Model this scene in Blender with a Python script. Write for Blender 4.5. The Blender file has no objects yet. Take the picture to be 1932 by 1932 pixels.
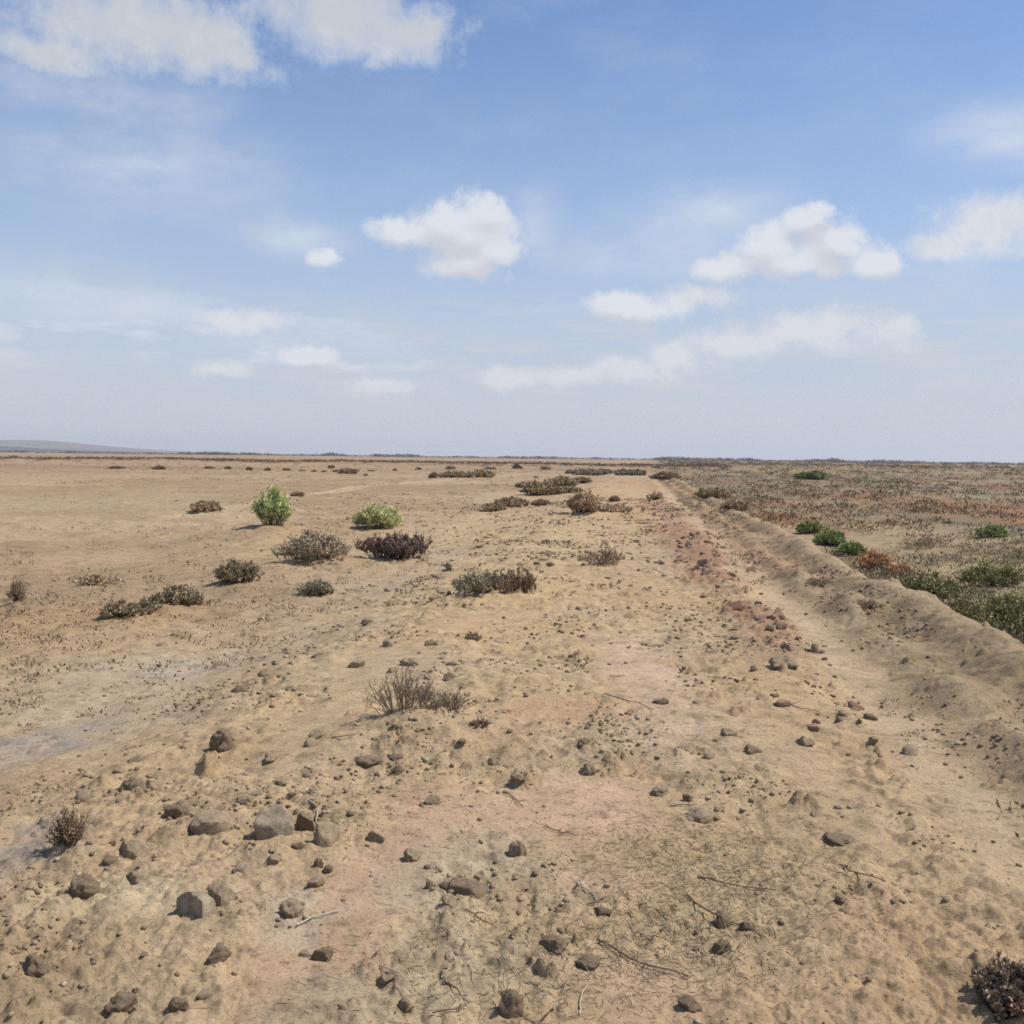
import bpy, math, random
import numpy as np
from mathutils import Vector, Matrix

random.seed(7)
rng = np.random.default_rng(11)
S = bpy.context.scene
COL = S.collection
R = math.radians

# ------------------------------------------------------------------ camera
CAM_H = 1.55
PITCH = R(3.05)
ROLL = R(0.67)
cam_d = bpy.data.cameras.new('camera')
cam_d.sensor_width = 36.0
cam_d.lens = 36.0
cam_d.clip_start = 0.05
cam_d.clip_end = 30000
cam = bpy.data.objects.new('camera', cam_d)
COL.objects.link(cam)
M3 = Matrix.Rotation(R(90) - PITCH, 3, 'X') @ Matrix.Rotation(ROLL, 3, 'Z')
cam.matrix_world = Matrix.Translation((0, 0, CAM_H)) @ M3.to_4x4()
S.camera = cam
RM = np.array(M3)

TH = R(6.75)                     # heading of the track, to the right of the view
DX, DY = math.sin(TH), math.cos(TH)


def uv(x, y):
    return x * DY - y * DX, x * DX + y * DY


# ------------------------------------------------------------------ noise
def _hash(ix, iy, seed):
    h = (ix.astype(np.int64) * 374761393 + iy.astype(np.int64) * 668265263 + seed * 974634777) & 0xFFFFFFFF
    h = ((h ^ (h >> 13)) * 1274126177) & 0xFFFFFFFF
    h = ((h ^ (h >> 16)) * 2246822519) & 0xFFFFFFFF
    h = h ^ (h >> 15)
    return (h & 0xFFFFFF).astype(np.float64) / float(0xFFFFFF)


def vnoise(x, y, seed=0):
    ix = np.floor(x); iy = np.floor(y)
    fx = x - ix; fy = y - iy
    fx = fx * fx * fx * (fx * (fx * 6 - 15) + 10)
    fy = fy * fy * fy * (fy * (fy * 6 - 15) + 10)
    a = _hash(ix, iy, seed); b = _hash(ix + 1, iy, seed)
    c = _hash(ix, iy + 1, seed); d = _hash(ix + 1, iy + 1, seed)
    return (a + (b - a) * fx) * (1 - fy) + (c + (d - c) * fx) * fy


def fbm(x, y, seed=0, octv=4):
    """about -1..1"""
    s = 0.0; amp = 1.0; tot = 0.0
    c, sn = math.cos(0.6), math.sin(0.6)
    for k in range(octv):
        s = s + amp * (vnoise(x, y, seed + k * 17) * 2 - 1)
        tot += amp; amp *= 0.5
        x, y = (x * c - y * sn) * 2.03 + 7.1, (x * sn + y * c) * 2.03 - 3.7
    return s / tot * 1.5


def sstep(a, b, x):
    t = np.clip((x - a) / (b - a), 0, 1)
    return t * t * (3 - 2 * t)


def lumps(x, y, cell, rmin, rmax, dens, seed, amp=None):
    """union of irregular half-buried lumps scattered one per cell"""
    if amp is not None:
        out = np.zeros_like(x); m = amp > 0.004
        if m.any(): out[m] = lumps(x[m], y[m], cell, rmin, rmax, dens, seed)
        return out
    gx = x / cell; gy = y / cell
    ix = np.floor(gx); iy = np.floor(gy)
    out = np.zeros_like(x)
    for dx in (-1, 0, 1):
        for dy in (-1, 0, 1):
            cx = ix + dx; cy = iy + dy
            px = cx + 0.15 + 0.7 * _hash(cx, cy, seed)
            py = cy + 0.15 + 0.7 * _hash(cx, cy, seed + 1)
            q = _hash(cx, cy, seed + 2)
            rad = rmin + (rmax - rmin) * q * q
            on = _hash(cx, cy, seed + 3) < dens
            an = _hash(cx, cy, seed + 4) * 6.283
            st = 0.65 + 0.7 * _hash(cx, cy, seed + 5)
            ex = (gx - px) * cell; ey = (gy - py) * cell
            ca = np.cos(an); sa = np.sin(an)
            fx = (ex * ca - ey * sa) / st; fy = (ex * sa + ey * ca) * st
            dd = (fx * fx + fy * fy) / (rad * rad)
            out = np.maximum(out, np.where(on, rad * np.sqrt(np.clip(1 - dd, 0, 1)), 0))
    return out


# ------------------------------------------------------------------ terrain, large shapes
MOUNDS = []                      # (x, y, radius, height) sand banked up under the shrubs


def macro(x, y):
    x = np.asarray(x, float); y = np.asarray(y, float)
    u, v = uv(x, y)
    wob = 0.09 * fbm(v / 3.1, v * 0 + 3.3, 91, 3) + 0.03 * fbm(v / 0.7, v * 0 + 1.3, 93, 2)
    uu = u + wob
    far = 1 - sstep(110, 260, v)
    z = -0.28 * sstep(-1.7, -4.0, uu) * far
    z = z + far * (0.06 + 0.05 * fbm(v / 1.7, u * 0, 41, 3)) * np.exp(-((uu - 1.2) / 0.28) ** 2) * sstep(5, 8, v)
    z = z + far * 0.12 * np.clip(1 + 0.7 * fbm(v / 1.3, v * 0 + 2, 94, 3), 0.1, 2) * np.exp(-((uu - 2.1) / 0.22) ** 2)
    z = z + far * 0.22 * np.clip(1 + 0.10 * fbm(v / 1.6, v * 0 + 6, 95, 4), 0.3, 2) * np.exp(-((uu - 2.75) / 0.34) ** 2)
    z = z + far * 0.018 * sstep(1.8, 2.2, uu) * (1 - sstep(3.0, 3.6, uu)) * fbm(u / 0.5, v / 0.28, 96, 3)
    z = z - far * 1.35 * sstep(2.85, 4.4, uu) + far * 0.35 * sstep(6.5, 14, uu)
    off = sstep(1.2, 6, np.abs(u))
    z = z + 0.10 * off * fbm(x / 9.0, y / 9.0, 5, 3)
    z = z + 0.05 * fbm(x / 3.0, y / 3.0, 6, 3)
    z = z + 0.5 * sstep(60, 400, np.hypot(x, y)) * fbm(x / 160.0, y / 160.0, 8, 2)
    for (mx, my, mr, mh) in MOUNDS:
        z = z + mh * np.exp(-((x - mx) ** 2 + (y - my) ** 2) / (mr * mr))
    return z


def P(px, py):
    """point of the ground seen at a place in the 1932 px photograph"""
    d = RM @ np.array([px / 1932.0 - 0.5, 0.5 - py / 1932.0, -1.0])
    d = d / np.linalg.norm(d)
    ts = 1.5 * np.exp(np.linspace(0, math.log(2000), 900))
    lo, hi = None, ts[-1]
    for it in range(3):
        under = CAM_H + d[2] * ts < macro(d[0] * ts, d[1] * ts)
        if not under.any(): break
        k = int(np.argmax(under)); hi = float(ts[k]); lo = float(ts[max(k - 1, 0)])
        ts = np.linspace(lo, hi, 24)
    q = d * hi
    return float(q[0]), float(q[1]), float(hi)


# ------------------------------------------------------------------ smooth / tinted patches, placed on the ground
# (px, py, rx, ry) in the photo -> an ellipse on the ground
def ell(px, py, rx, ry):
    x, y, t = P(px, py)
    _, y0, _ = P(px, py + ry); _, y1, _ = P(px, max(py - ry, 885))
    return x, y, rx / 1932.0 * t * EK, max(abs(y1 - y0) / 2, 0.05) * EK


def ellmask(x, y, e, seed, soft=0.55, warp=0.35):
    ex, ey, ra, rb = e
    near = (np.abs(x - ex) < 2.2 * ra) & (np.abs(y - ey) < 2.2 * rb)
    if not near.all():
        out = np.zeros_like(x)
        if near.any(): out[near] = ellmask(x[near], y[near], e, seed, soft, warp)
        return out
    w1 = warp * fbm(x / (ra * 0.7), y / (ra * 0.7), seed, 4)
    d = np.sqrt(((x - ex) / ra) ** 2 + ((y - ey) / rb) ** 2) + w1
    return 1 - sstep(1 - soft, 1 + soft * 0.4, d)


EK = 1.3                          # the falloff eats into an ellipse
SMOOTH = [ell(*a) for a in [(1195, 1255, 60, 75), (1090, 1520, 160, 55), (800, 1550, 85, 85), (700, 1650, 80, 75), (930, 1180, 120, 25), (720, 1250, 90, 40), (640, 1330, 50, 50),
                            (560, 1830, 90, 90), (1190, 1870, 130, 75), (1500, 1420, 60, 120), (1480, 1300, 50, 60),
                            (1190, 1650, 90, 30), (1040, 1330, 70, 20), (560, 1390, 60, 50)]]
PINK = (0.425, 0.285, 0.200)
TINTS = [  # px, py, rx, ry, colour, strength
    (1195, 1255, 60, 75, (0.43, 0.315, 0.24), 0.9), (1090, 1520, 170, 55, (0.435, 0.30, 0.215), 0.95),
    (800, 1560, 80, 80, PINK, 0.85), (700, 1660, 70, 70, PINK, 0.75), (560, 1830, 110, 100, (0.41, 0.278, 0.187), 0.75),
    (1190, 1870, 150, 80, (0.40, 0.285, 0.195), 0.65), (1040, 1340, 110, 25, (0.40, 0.25, 0.155), 0.7),
    (930, 1180, 150, 35, (0.40, 0.255, 0.15), 0.55), (1180, 1660, 120, 30, PINK, 0.6),
    (890, 1630, 140, 70, (0.32, 0.275, 0.20), 0.7), (700, 1900, 170, 60, (0.315, 0.265, 0.185), 0.6),
    (880, 1800, 150, 90, (0.32, 0.272, 0.192), 0.55), (1330, 1640, 170, 90, (0.315, 0.24, 0.142), 0.6),
    (560, 1740, 60, 40, (0.36, 0.32, 0.26), 0.6),
    (350, 1262, 70, 22, (0.29, 0.265, 0.245), 0.55), (60, 1420, 80, 40, (0.26, 0.24, 0.225), 0.6),
    (60, 1600, 80, 40, (0.25, 0.225, 0.205), 0.6), (180, 1310, 200, 70, (0.36, 0.31, 0.22), 0.6),
    (140, 1710, 200, 50, (0.40, 0.335, 0.23), 0.7), (60, 1800, 120, 90, (0.24, 0.17, 0.10), 0.4),
    (600, 1270, 90, 60, (0.40, 0.31, 0.185), 0.5), (1000, 1020, 160, 60, (0.39, 0.295, 0.172), 0.6),
    (560, 1020, 120, 30, (0.41, 0.31, 0.17), 0.5), (100, 1180, 150, 50, (0.34, 0.23, 0.125), 0.6),
    (150, 950, 260, 22, (0.31, 0.25, 0.16), 0.7), (60, 900, 200, 15, (0.33, 0.245, 0.145), 0.7),
    (1180, 955, 60, 30, (0.36, 0.235, 0.14), 0.6), (1240, 920, 40, 15, (0.36, 0.22, 0.125), 0.6),
    (1800, 955, 140, 22, (0.25, 0.125, 0.065), 0.8), (1700, 1070, 50, 25, (0.30, 0.17, 0.075), 0.7),
    (1750, 1020, 160, 35, (0.33, 0.25, 0.155), 0.7), (1880, 1080, 100, 40, (0.30, 0.245, 0.15), 0.7),
    (1480, 915, 100, 15, (0.21, 0.165, 0.115), 0.7), (1500, 950, 60, 12, (0.34, 0.21, 0.12), 0.6),
]
TINTS = [(ell(*t[:4]), t[4], t[5]) for t in TINTS]

RED = (0.29, 0.178, 0.118)
REDHEAP = [ell(1300, 1010, 55, 28), ell(1345, 1055, 62, 30), ell(1340, 1085, 40, 16), ell(1420, 1165, 42, 26), ell(1265, 960, 30, 22)]
TRACK = [P(*a)[:2] for a in [(330, 975), (480, 950), (640, 926), (760, 912), (860, 904), (1000, 893)]]


def segdist(x, y, pts):
    best = np.full_like(x, 1e9)
    for (ax, ay), (bx, by) in zip(pts[:-1], pts[1:]):
        vx, vy = bx - ax, by - ay
        t = np.clip(((x - ax) * vx + (y - ay) * vy) / (vx * vx + vy * vy), 0, 1)
        best = np.minimum(best, np.hypot(x - ax - t * vx, y - ay - t * vy))
    return best


# ------------------------------------------------------------------ shrubs: list first, so that the sand can bank up under them
# px, py(base), width px, height px, kind, label
SHRUBS = [
    (510, 998, 70, 78, 'feather', 'tall bright green feathery shrub standing upright on the bare sand'),
    (707, 1004, 112, 52, 'lime', 'wide pale lime green shrub with a domed top on the sand'),
    (583, 1076, 160, 58, 'grey', 'large grey brown domed shrub with pale bare twigs along its front'),
    (741, 1067, 128, 50, 'purple', 'dark purple brown shrub on a sandy bank beside the large grey one'),
    (442, 1110, 88, 42, 'olive', 'olive bush left of and below the large grey brown shrub'),
    (595, 1131, 60, 30, 'sage', 'small sage green tuft of a bush below the large grey shrub'),
    (322, 1158, 115, 36, 'olive', 'upper mound of the long olive bush pair on the left plain'),
    (232, 1178, 110, 24, 'olive', 'lower flatter mound of the long olive bush pair on the left plain'),
    (380, 968, 66, 20, 'brown', 'flat dark brown bush left of the tall bright green shrub'),
    (898, 1140, 100, 48, 'sage', 'grey green left half of the wide shrub pair in the middle of the track'),
    (970, 1138, 95, 42, 'finger', 'brown shrub with upright finger branchlets joined to a grey green one'),
    (1145, 1078, 100, 42, 'dry', 'sparse twiggy brown shrub near the red clods'),
    (1103, 977, 72, 45, 'tan', 'rounded orange tan dry shrub in the middle distance'),
    (1160, 975, 80, 16, 'straw', 'low spreading straw coloured growth beside the orange tan shrub'),
    (962, 958, 80, 21, 'brown', 'flat brown shrub in the middle distance with a small one beside it'),
    (930, 965, 52, 14, 'olive', 'low olive fringe in front of the flat brown shrub'),
    (1022, 955, 38, 11, 'brown', 'small flat brown shrub right of the larger flat one'),
    (1018, 935, 62, 28, 'olive', 'olive mound shaped shrub in front of the far brown shrubs'),
    (1066, 932, 60, 16, 'olive', 'low olive shrub touching the mound shaped one'),
    (1060, 917, 60, 18, 'olive', 'olive shrub behind the mound shaped one'),
    (1098, 912, 42, 10, 'brown', 'thin dark strip of shrub right of the olive mounds'),
    (986, 920, 22, 9, 'brown', 'tiny brown shrub just left of the olive mounds'),
    (858, 901, 56, 11, 'olive', 'left half of the long far brown shrub near the pale trail'),
    (908, 901, 58, 13, 'olive', 'right half of the long far brown shrub near the pale trail'),
    (818, 902, 11, 9, 'brown', 'tiny dark bush at the left end of the long far shrub'),
    (655, 894, 38, 8, 'brown', 'far flat brown bush beyond the pale trail'),
    (560, 936, 20, 7, 'brown', 'tiny dark bush by the pale trail right of the green shrub'),
    (1160, 947, 16, 10, 'brown', 'small round dark bush right of the orange tan shrub'),
    (892, 1212, 38, 20, 'dry', 'tiny dry weed with dark base alone on the pinkish sand'),
    (760, 1382, 140, 100, 'spiky', 'nearest grey brown shrub with thin upright spiky branchlets'),
    (835, 1380, 110, 50, 'spiky', 'low right hand skirt of the nearest spiky shrub'),
    (905, 1390, 50, 18, 'dry', 'small dry weed right of the nearest spiky shrub'),
    (28, 1148, 36, 52, 'dry', 'upright dry brown weed at the left edge of the plain'),
    (172, 1112, 75, 20, 'dry', 'faint low dry weed on the left plain'),
    (120, 1620, 70, 80, 'dry', 'reddish brown dead weed among the near left clods'),
    (1940, 1915, 130, 80, 'brown', 'dark brown dead bush at the lower right edge'),
    (1545, 1108, 50, 16, 'dry', 'little dry bush on the inner face of the right bank'),
    (1640, 1156, 60, 17, 'dry', 'little dry bush on the right bank nearer the camera below the crest'),
    (1390, 962, 48, 22, 'olive', 'dark olive bush on the far side of the bank crest'),
    (1345, 938, 62, 20, 'olive', 'long olive bush along the distant bank crest'),
    (1258, 905, 52, 14, 'brown', 'grey brown bush where the bank fades out'),
    (1120, 897, 90, 12, 'dark', 'far dark grey strip of shrub left of the bank end'),
    (1190, 897, 70, 12, 'dark', 'far dark grey shrub where track and bank meet the horizon'),
    (1235, 945, 34, 18, 'dry', 'small dry bush on the track side of the bank'),
    (1530, 1008, 48, 26, 'green', 'upper bright green shrub below the right bank'),
    (1572, 1030, 60, 32, 'green', 'middle bright green shrub below the right bank'),
    (1612, 1050, 52, 30, 'green', 'lower bright green shrub below the right bank'),
    (1655, 1075, 64, 34, 'rust', 'rusty orange dry shrub below the bright green ones'),
    (1702, 1090, 46, 26, 'rust', 'second rusty shrub lower beside the bank'),
    (1762, 1130, 96, 48, 'olivegreen', 'olive green shrub behind the bank with dark shade under it'),
    (1835, 1172, 120, 70, 'olivegreen', 'large olive green shrub behind the bank'),
    (1915, 1205, 120, 80, 'olivegreen', 'largest olive green shrub at the right edge behind the bank'),
    (1885, 1110, 100, 45, 'olivegreen', 'olive shrub farther out behind the largest one'),
    (1880, 1015, 54, 22, 'green', 'lone dark green shrub far out on the right plain'),
    (1540, 905, 70, 16, 'green', 'distant green shrub at the start of the right plain'),
]
BEHIND = ('green', 'rust', 'olivegreen')
SH = []
for a in SHRUBS:
    x, y, t = P(a[0], a[1])
    if a[4] in BEHIND and a[0] > 1510 and a[1] > 960 and uv(x, y)[0] < 3.6:      # stands below the bank, its foot hidden by the crest
        k = 1.55 if a[1] > 1000 else 1.15
        zr = CAM_H + (float(macro([x], [y])[0]) - CAM_H) * k
        x, y, t = x * k, y * k, t * k
        w = a[2] / 1932.0 * t; h = a[3] / 1932.0 * t + max(0.0, zr - float(macro([x], [y])[0]))
    else:
        w = a[2] / 1932.0 * t; h = a[3] / 1932.0 * t
    SH.append([x, y, t, w, h, a[4], a[5]])
for s in SH:
    uq, vq = uv(s[0], s[1])
    if uq < 1.0 and s[2] < 30 and s[4] > 0.12:
        MOUNDS.append((s[0], s[1] + s[3] * 0.25, s[3] * 0.75, 0.05 + 0.05 * s[3]))


# ------------------------------------------------------------------ terrain, small shapes and colour
def detail(x, y):
    u, v = uv(x, y)
    r = np.hypot(x, y)
    sp = r * 0.0045 + 0.002

    def fade(sz):
        return 1 - sstep(0.45, 1.1, sp / sz)
    sm = np.zeros_like(x)
    for k, e in enumerate(SMOOTH):
        sm = np.maximum(sm, ellmask(x, y, e, 300 + k))
    strip = np.exp(-((u - 1.58 - 0.08 * fbm(v / 2.5, v * 0, 29, 2)) / 0.17) ** 2) * sstep(3.0, 5.0, v)
    sm = np.maximum(sm, 0.9 * strip)
    road = sstep(-2.6, -1.6, u) * (1 - sstep(0.9, 1.3, u))
    edge = np.exp(-((u + 2.2) / 0.55) ** 2)
    wind = np.exp(-((u - 1.15) / 0.28) ** 2)
    bank = sstep(1.7, 2.2, u) * (1 - sstep(4.5, 6, u))
    rough = np.clip(0.36 + 0.95 * fbm(x / 1.0, y / 1.0, 21, 4), 0.04, 1)
    A = np.clip(0.42 + 0.50 * road + 0.7 * edge + 0.9 * wind + 0.45 * bank, 0, 1.3) * (1 - 0.93 * sm)
    Ar = A * rough
    wx = x + 0.014 * fbm(x / 0.05, y / 0.05, 61, 2) * fade(0.06)
    wy = y + 0.014 * fbm(x / 0.05, y / 0.05, 62, 2) * fade(0.06)
    d = 0.030 * fbm(x / 0.55, y / 0.55, 22, 3) * fade(0.3) * (1 - 0.8 * sm)
    d = d + 0.045 * (1 - road) * fbm(x / 1.1, y / 1.1, 27, 3) * fade(0.6)
    d = d + 0.030 * A * (np.abs(fbm(x / 0.17, y / 0.17, 23, 3)) - 0.25) * fade(0.1)
    d = d + 0.018 * A * (np.abs(fbm(x / 0.055, y / 0.055, 24, 3)) - 0.25) * fade(0.03)

    def layer(cell, r0, r1, dens, seed, fz, gain, am):
        w = fade(fz) * np.clip(am * gain, 0, 1)
        return lumps(wx, wy, cell, r0, r1, dens, seed, w) * w
    d = d - 0.28 * layer(0.30, 0.05, 0.10, 0.6, 130, 0.12, 1.2, Ar)
    big = layer(0.80, 0.05, 0.15, 0.6, 140, 0.3, 1.3, Ar)
    c1 = layer(0.36, 0.03, 0.09, 0.55, 150, 0.16, 1.3, Ar)
    c2 = layer(0.15, 0.010, 0.040, 0.42, 160, 0.07, 1.3, Ar)
    c3 = layer(0.06, 0.005, 0.017, 0.4, 170, 0.03, 1.2, Ar)
    cl = np.maximum(np.maximum(big * 0.5, c1 * 0.7), np.maximum(c2 * 0.9, c3))
    cl = cl * np.clip(0.85 + 0.9 * fbm(x / 0.028, y / 0.028, 25, 2), 0.3, 1.5)
    heap = np.zeros_like(x)
    for k, e in enumerate(REDHEAP):
        heap = np.maximum(heap, ellmask(x, y, e, 400 + k, 0.7, 0.5))
    hl = lumps(wx, wy, 0.14, 0.02, 0.075, 0.75, 180, heap) * heap * fade(0.14)
    d = d + np.maximum(cl, hl) + 0.05 * heap * (0.6 + 0.5 * fbm(x / 0.4, y / 0.4, 31, 3))
    return d, sm, cl, heap


def height(x, y):
    x = np.atleast_1d(np.asarray(x, float)); y = np.atleast_1d(np.asarray(y, float))
    return macro(x, y) + detail(x, y)[0]


def mixc(c, col, m):
    return c + (np.array(col)[None, :] - c) * m[:, None]


def ground_tint(x, y, sm, cl, heap):
    u, v = uv(x, y)
    r = np.hypot(x, y)
    n1 = fbm(x / 2.3, y / 2.3, 51, 4); n2 = fbm(x / 0.5, y / 0.5, 52, 3); n3 = fbm(x / 14, y / 14, 53, 4)
    c = np.tile(np.array([0.365, 0.272, 0.170]), (len(x), 1))
    c = mixc(c, (0.375, 0.278, 0.160), sstep(0.0, 0.9, n1) * 0.5)
    c = mixc(c, (0.325, 0.262, 0.185), sstep(0.0, 0.9, -n1) * 0.6)
    c = mixc(c, (0.36, 0.245, 0.150), sstep(0.1, 0.9, n2) * 0.35)
    # left plain: browner, in broad bands
    lp = sstep(-3.0, -5.5, u)
    c = mixc(c, (0.320, 0.240, 0.155), lp * 0.75)
    c = mixc(c, (0.285, 0.205, 0.125), lp * sstep(-0.2, 0.8, n3) * 0.7)
    n4 = fbm(x / 0.9, y / 1.3, 56, 4)
    c = mixc(c, (0.25, 0.175, 0.105), lp * sstep(0.0, 0.7, n4) * 0.7)
    n5 = fbm(x / 4.5, y / 6.5, 55, 4)
    c = mixc(c, (0.255, 0.185, 0.115), lp * sstep(0.0, 0.7, n5) * 0.75)
    c = mixc(c, (0.37, 0.29, 0.195), lp * sstep(0.05, 0.8, -n5) * 0.5)
    # bank
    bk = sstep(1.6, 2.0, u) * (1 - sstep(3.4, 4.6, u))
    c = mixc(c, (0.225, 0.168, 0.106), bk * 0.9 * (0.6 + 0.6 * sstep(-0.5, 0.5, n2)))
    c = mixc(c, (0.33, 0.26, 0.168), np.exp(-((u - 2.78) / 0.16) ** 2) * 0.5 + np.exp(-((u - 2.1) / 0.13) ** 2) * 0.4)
    # right plain
    rp = sstep(3.3, 4.6, u) * (1 - sstep(150, 320, v) * 0.3)
    m = fbm(x / 6.0, y / 15.0, 54, 4)
    rc = np.tile(np.array([0.235, 0.185, 0.118]), (len(x), 1))
    rc = mixc(rc, (0.20, 0.112, 0.066), sstep(0.15, 0.75, m))
    rc = mixc(rc, (0.155, 0.130, 0.082), sstep(0.1, 0.7, -m))
    c = c + (rc - c) * rp[:, None]
    for k, (e, col, s) in enumerate(TINTS):
        c = mixc(c, col, ellmask(x, y, e, 500 + k, 0.8, 0.5) * s)
    c = mixc(c, (0.43, 0.335, 0.215), (1 - sstep(0.3, 1.0, segdist(x, y, TRACK) / (0.25 + r * 0.012))) * 0.7)
    c = mixc(c, RED, np.clip(heap * 1.1, 0, 1) * 0.9)
    c = mixc(c, (0.37, 0.29, 0.195), np.exp(-((u - 1.58) / 0.2) ** 2) * sstep(3.0, 5.0, v) * 0.7)
    wi = np.exp(-((u - 1.15) / 0.3) ** 2) * sstep(0.1, 0.7, fbm(x / 1.2, y / 1.2, 57, 3))
    c = mixc(c, (0.27, 0.17, 0.11), wi * 0.6)
    c = mixc(c, (0.27, 0.19, 0.115), np.clip(cl / 0.03, 0, 1) * 0.45)
    # far plain
    fr = sstep(45, 160, r) * (1 - rp)
    fb = fbm(x / 60.0, y / 25.0, 58, 4)
    c = mixc(c, (0.30, 0.215, 0.138), fr * 0.75)
    c = mixc(c, (0.22, 0.15, 0.095), fr * sstep(0.0, 0.6, fb) * 0.75)
    c = c * (1 + 0.10 * fbm(x / 0.12, y / 0.12, 59, 2))[:, None]
    c = c * np.array([1.20, 1.145, 1.06])[None]
    return np.clip(c, 0.01, 0.8)


# ------------------------------------------------------------------ materials
def new_mat(name):
    m = bpy.data.materials.new(name); m.use_nodes = True
    nt = m.node_tree
    b = nt.nodes['Principled BSDF']
    b.inputs['Roughness'].default_value = 0.95
    b.inputs['Specular IOR Level'].default_value = 0.12
    return m, nt, b


def bump_chain(nt, b, scales, dist, coord='Object'):
    tc = nt.nodes.new('ShaderNodeTexCoord')
    prev = None
    for sc, st, ds in zip(scales, [1.0] * len(scales), dist):
        n = nt.nodes.new('ShaderNodeTexNoise'); n.inputs['Scale'].default_value = sc
        n.inputs['Detail'].default_value = 4; n.inputs['Roughness'].default_value = 0.65
        nt.links.new(tc.outputs[coord], n.inputs['Vector'])
        bp = nt.nodes.new('ShaderNodeBump'); bp.inputs['Distance'].default_value = ds
        bp.inputs['Strength'].default_value = st
        nt.links.new(n.outputs['Fac'], bp.inputs['Height'])
        if prev: nt.links.new(prev.outputs['Normal'], bp.inputs['Normal'])
        prev = bp
    nt.links.new(prev.outputs['Normal'], b.inputs['Normal'])
    return tc


def tint_mat(name, scale=30, lo=0.75, hi=1.25, bump=None, coord='Object', specks=None):
    m, nt, b = new_mat(name)
    at = nt.nodes.new('ShaderNodeAttribute'); at.attribute_name = 'tint'
    tc = nt.nodes.new('ShaderNodeTexCoord')
    n = nt.nodes.new('ShaderNodeTexNoise'); n.inputs['Scale'].default_value = scale
    n.inputs['Detail'].default_value = 5; n.inputs['Roughness'].default_value = 0.7
    nt.links.new(tc.outputs[coord], n.inputs['Vector'])
    mr = nt.nodes.new('ShaderNodeMapRange')
    mr.inputs['From Min'].default_value = 0.25; mr.inputs['From Max'].default_value = 0.75
    mr.inputs['To Min'].default_value = lo; mr.inputs['To Max'].default_value = hi
    nt.links.new(n.outputs['Fac'], mr.inputs['Value'])
    fac = mr.outputs['Result']
    if specks:
        for sc_, lo_, hi_, dk in specks:
            n2 = nt.nodes.new('ShaderNodeTexNoise'); n2.inputs['Scale'].default_value = sc_
            n2.inputs['Detail'].default_value = 3; n2.inputs['Roughness'].default_value = 0.6
            nt.links.new(tc.outputs[coord], n2.inputs['Vector'])
            m2 = nt.nodes.new('ShaderNodeMapRange'); m2.inputs['From Min'].default_value = lo_; m2.inputs['From Max'].default_value = hi_
            m2.inputs['To Min'].default_value = 1.0; m2.inputs['To Max'].default_value = dk
            nt.links.new(n2.outputs['Fac'], m2.inputs['Value'])
            mm = nt.nodes.new('ShaderNodeMath'); mm.operation = 'MULTIPLY'
            nt.links.new(fac, mm.inputs[0]); nt.links.new(m2.outputs['Result'], mm.inputs[1]); fac = mm.outputs[0]
    mu = nt.nodes.new('ShaderNodeVectorMath'); mu.operation = 'SCALE'
    nt.links.new(at.outputs['Color'], mu.inputs[0]); nt.links.new(fac, mu.inputs['Scale'])
    nt.links.new(mu.outputs['Vector'], b.inputs['Base Color'])
    if bump:
        bump_chain(nt, b, bump[0], bump[1], coord)
    return m


def noise_mat(name, c1, c2, scale=8, bump=None, rough=0.95):
    m, nt, b = new_mat(name)
    b.inputs['Roughness'].default_value = rough
    tc = nt.nodes.new('ShaderNodeTexCoord')
    n = nt.nodes.new('ShaderNodeTexNoise'); n.inputs['Scale'].default_value = scale
    n.inputs['Detail'].default_value = 9; n.inputs['Roughness'].default_value = 0.8
    nt.links.new(tc.outputs['Object'], n.inputs['Vector'])
    rp = nt.nodes.new('ShaderNodeValToRGB')
    rp.color_ramp.elements[0].position = 0.33; rp.color_ramp.elements[1].position = 0.67
    rp.color_ramp.elements[0].color = (*c1, 1); rp.color_ramp.elements[1].color = (*c2, 1)
    nt.links.new(n.outputs['Fac'], rp.inputs['Fac'])
    nt.links.new(rp.outputs['Color'], b.inputs['Base Color'])
    if bump: bump_chain(nt, b, bump[0], bump[1])
    return m


# ------------------------------------------------------------------ mesh helpers
def mesh_np(name, verts, faces, mat, parent=None, tint=None, smooth=False):
    """faces: (n,k) int array"""
    me = bpy.data.meshes.new(name)
    verts = np.asarray(verts, np.float32); faces = np.asarray(faces, np.int32)
    n, k = faces.shape
    me.vertices.add(len(verts)); me.vertices.foreach_set('co', verts.ravel())
    me.loops.add(n * k); me.loops.foreach_set('vertex_index', faces.ravel())
    me.polygons.add(n); me.polygons.foreach_set('loop_start', np.arange(0, n * k, k, dtype=np.int32))
    if smooth: me.polygons.foreach_set('use_smooth', np.ones(n, bool))
    if tint is not None:
        a = me.attributes.new('tint', 'FLOAT_COLOR', 'POINT')
        t = np.ones((len(verts), 4), np.float32); t[:, :3] = tint
        a.data.foreach_set('color', t.ravel())
    me.update(calc_edges=True); me.validate()
    me.materials.append(mat)
    o = bpy.data.objects.new(name, me); COL.objects.link(o)
    if parent: o.parent = parent
    return o


def tag(o, label, cat=None, group=None, kind=None):
    if label: o['label'] = label
    if cat: o['category'] = cat
    if group: o['group'] = group
    if kind: o['kind'] = kind
    return o


def empty(name, loc, rz=0.0):
    o = bpy.data.objects.new(name, None); COL.objects.link(o)
    o.location = loc; o.rotation_euler = (0, 0, rz); o.empty_display_size = 0.2
    return o


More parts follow.
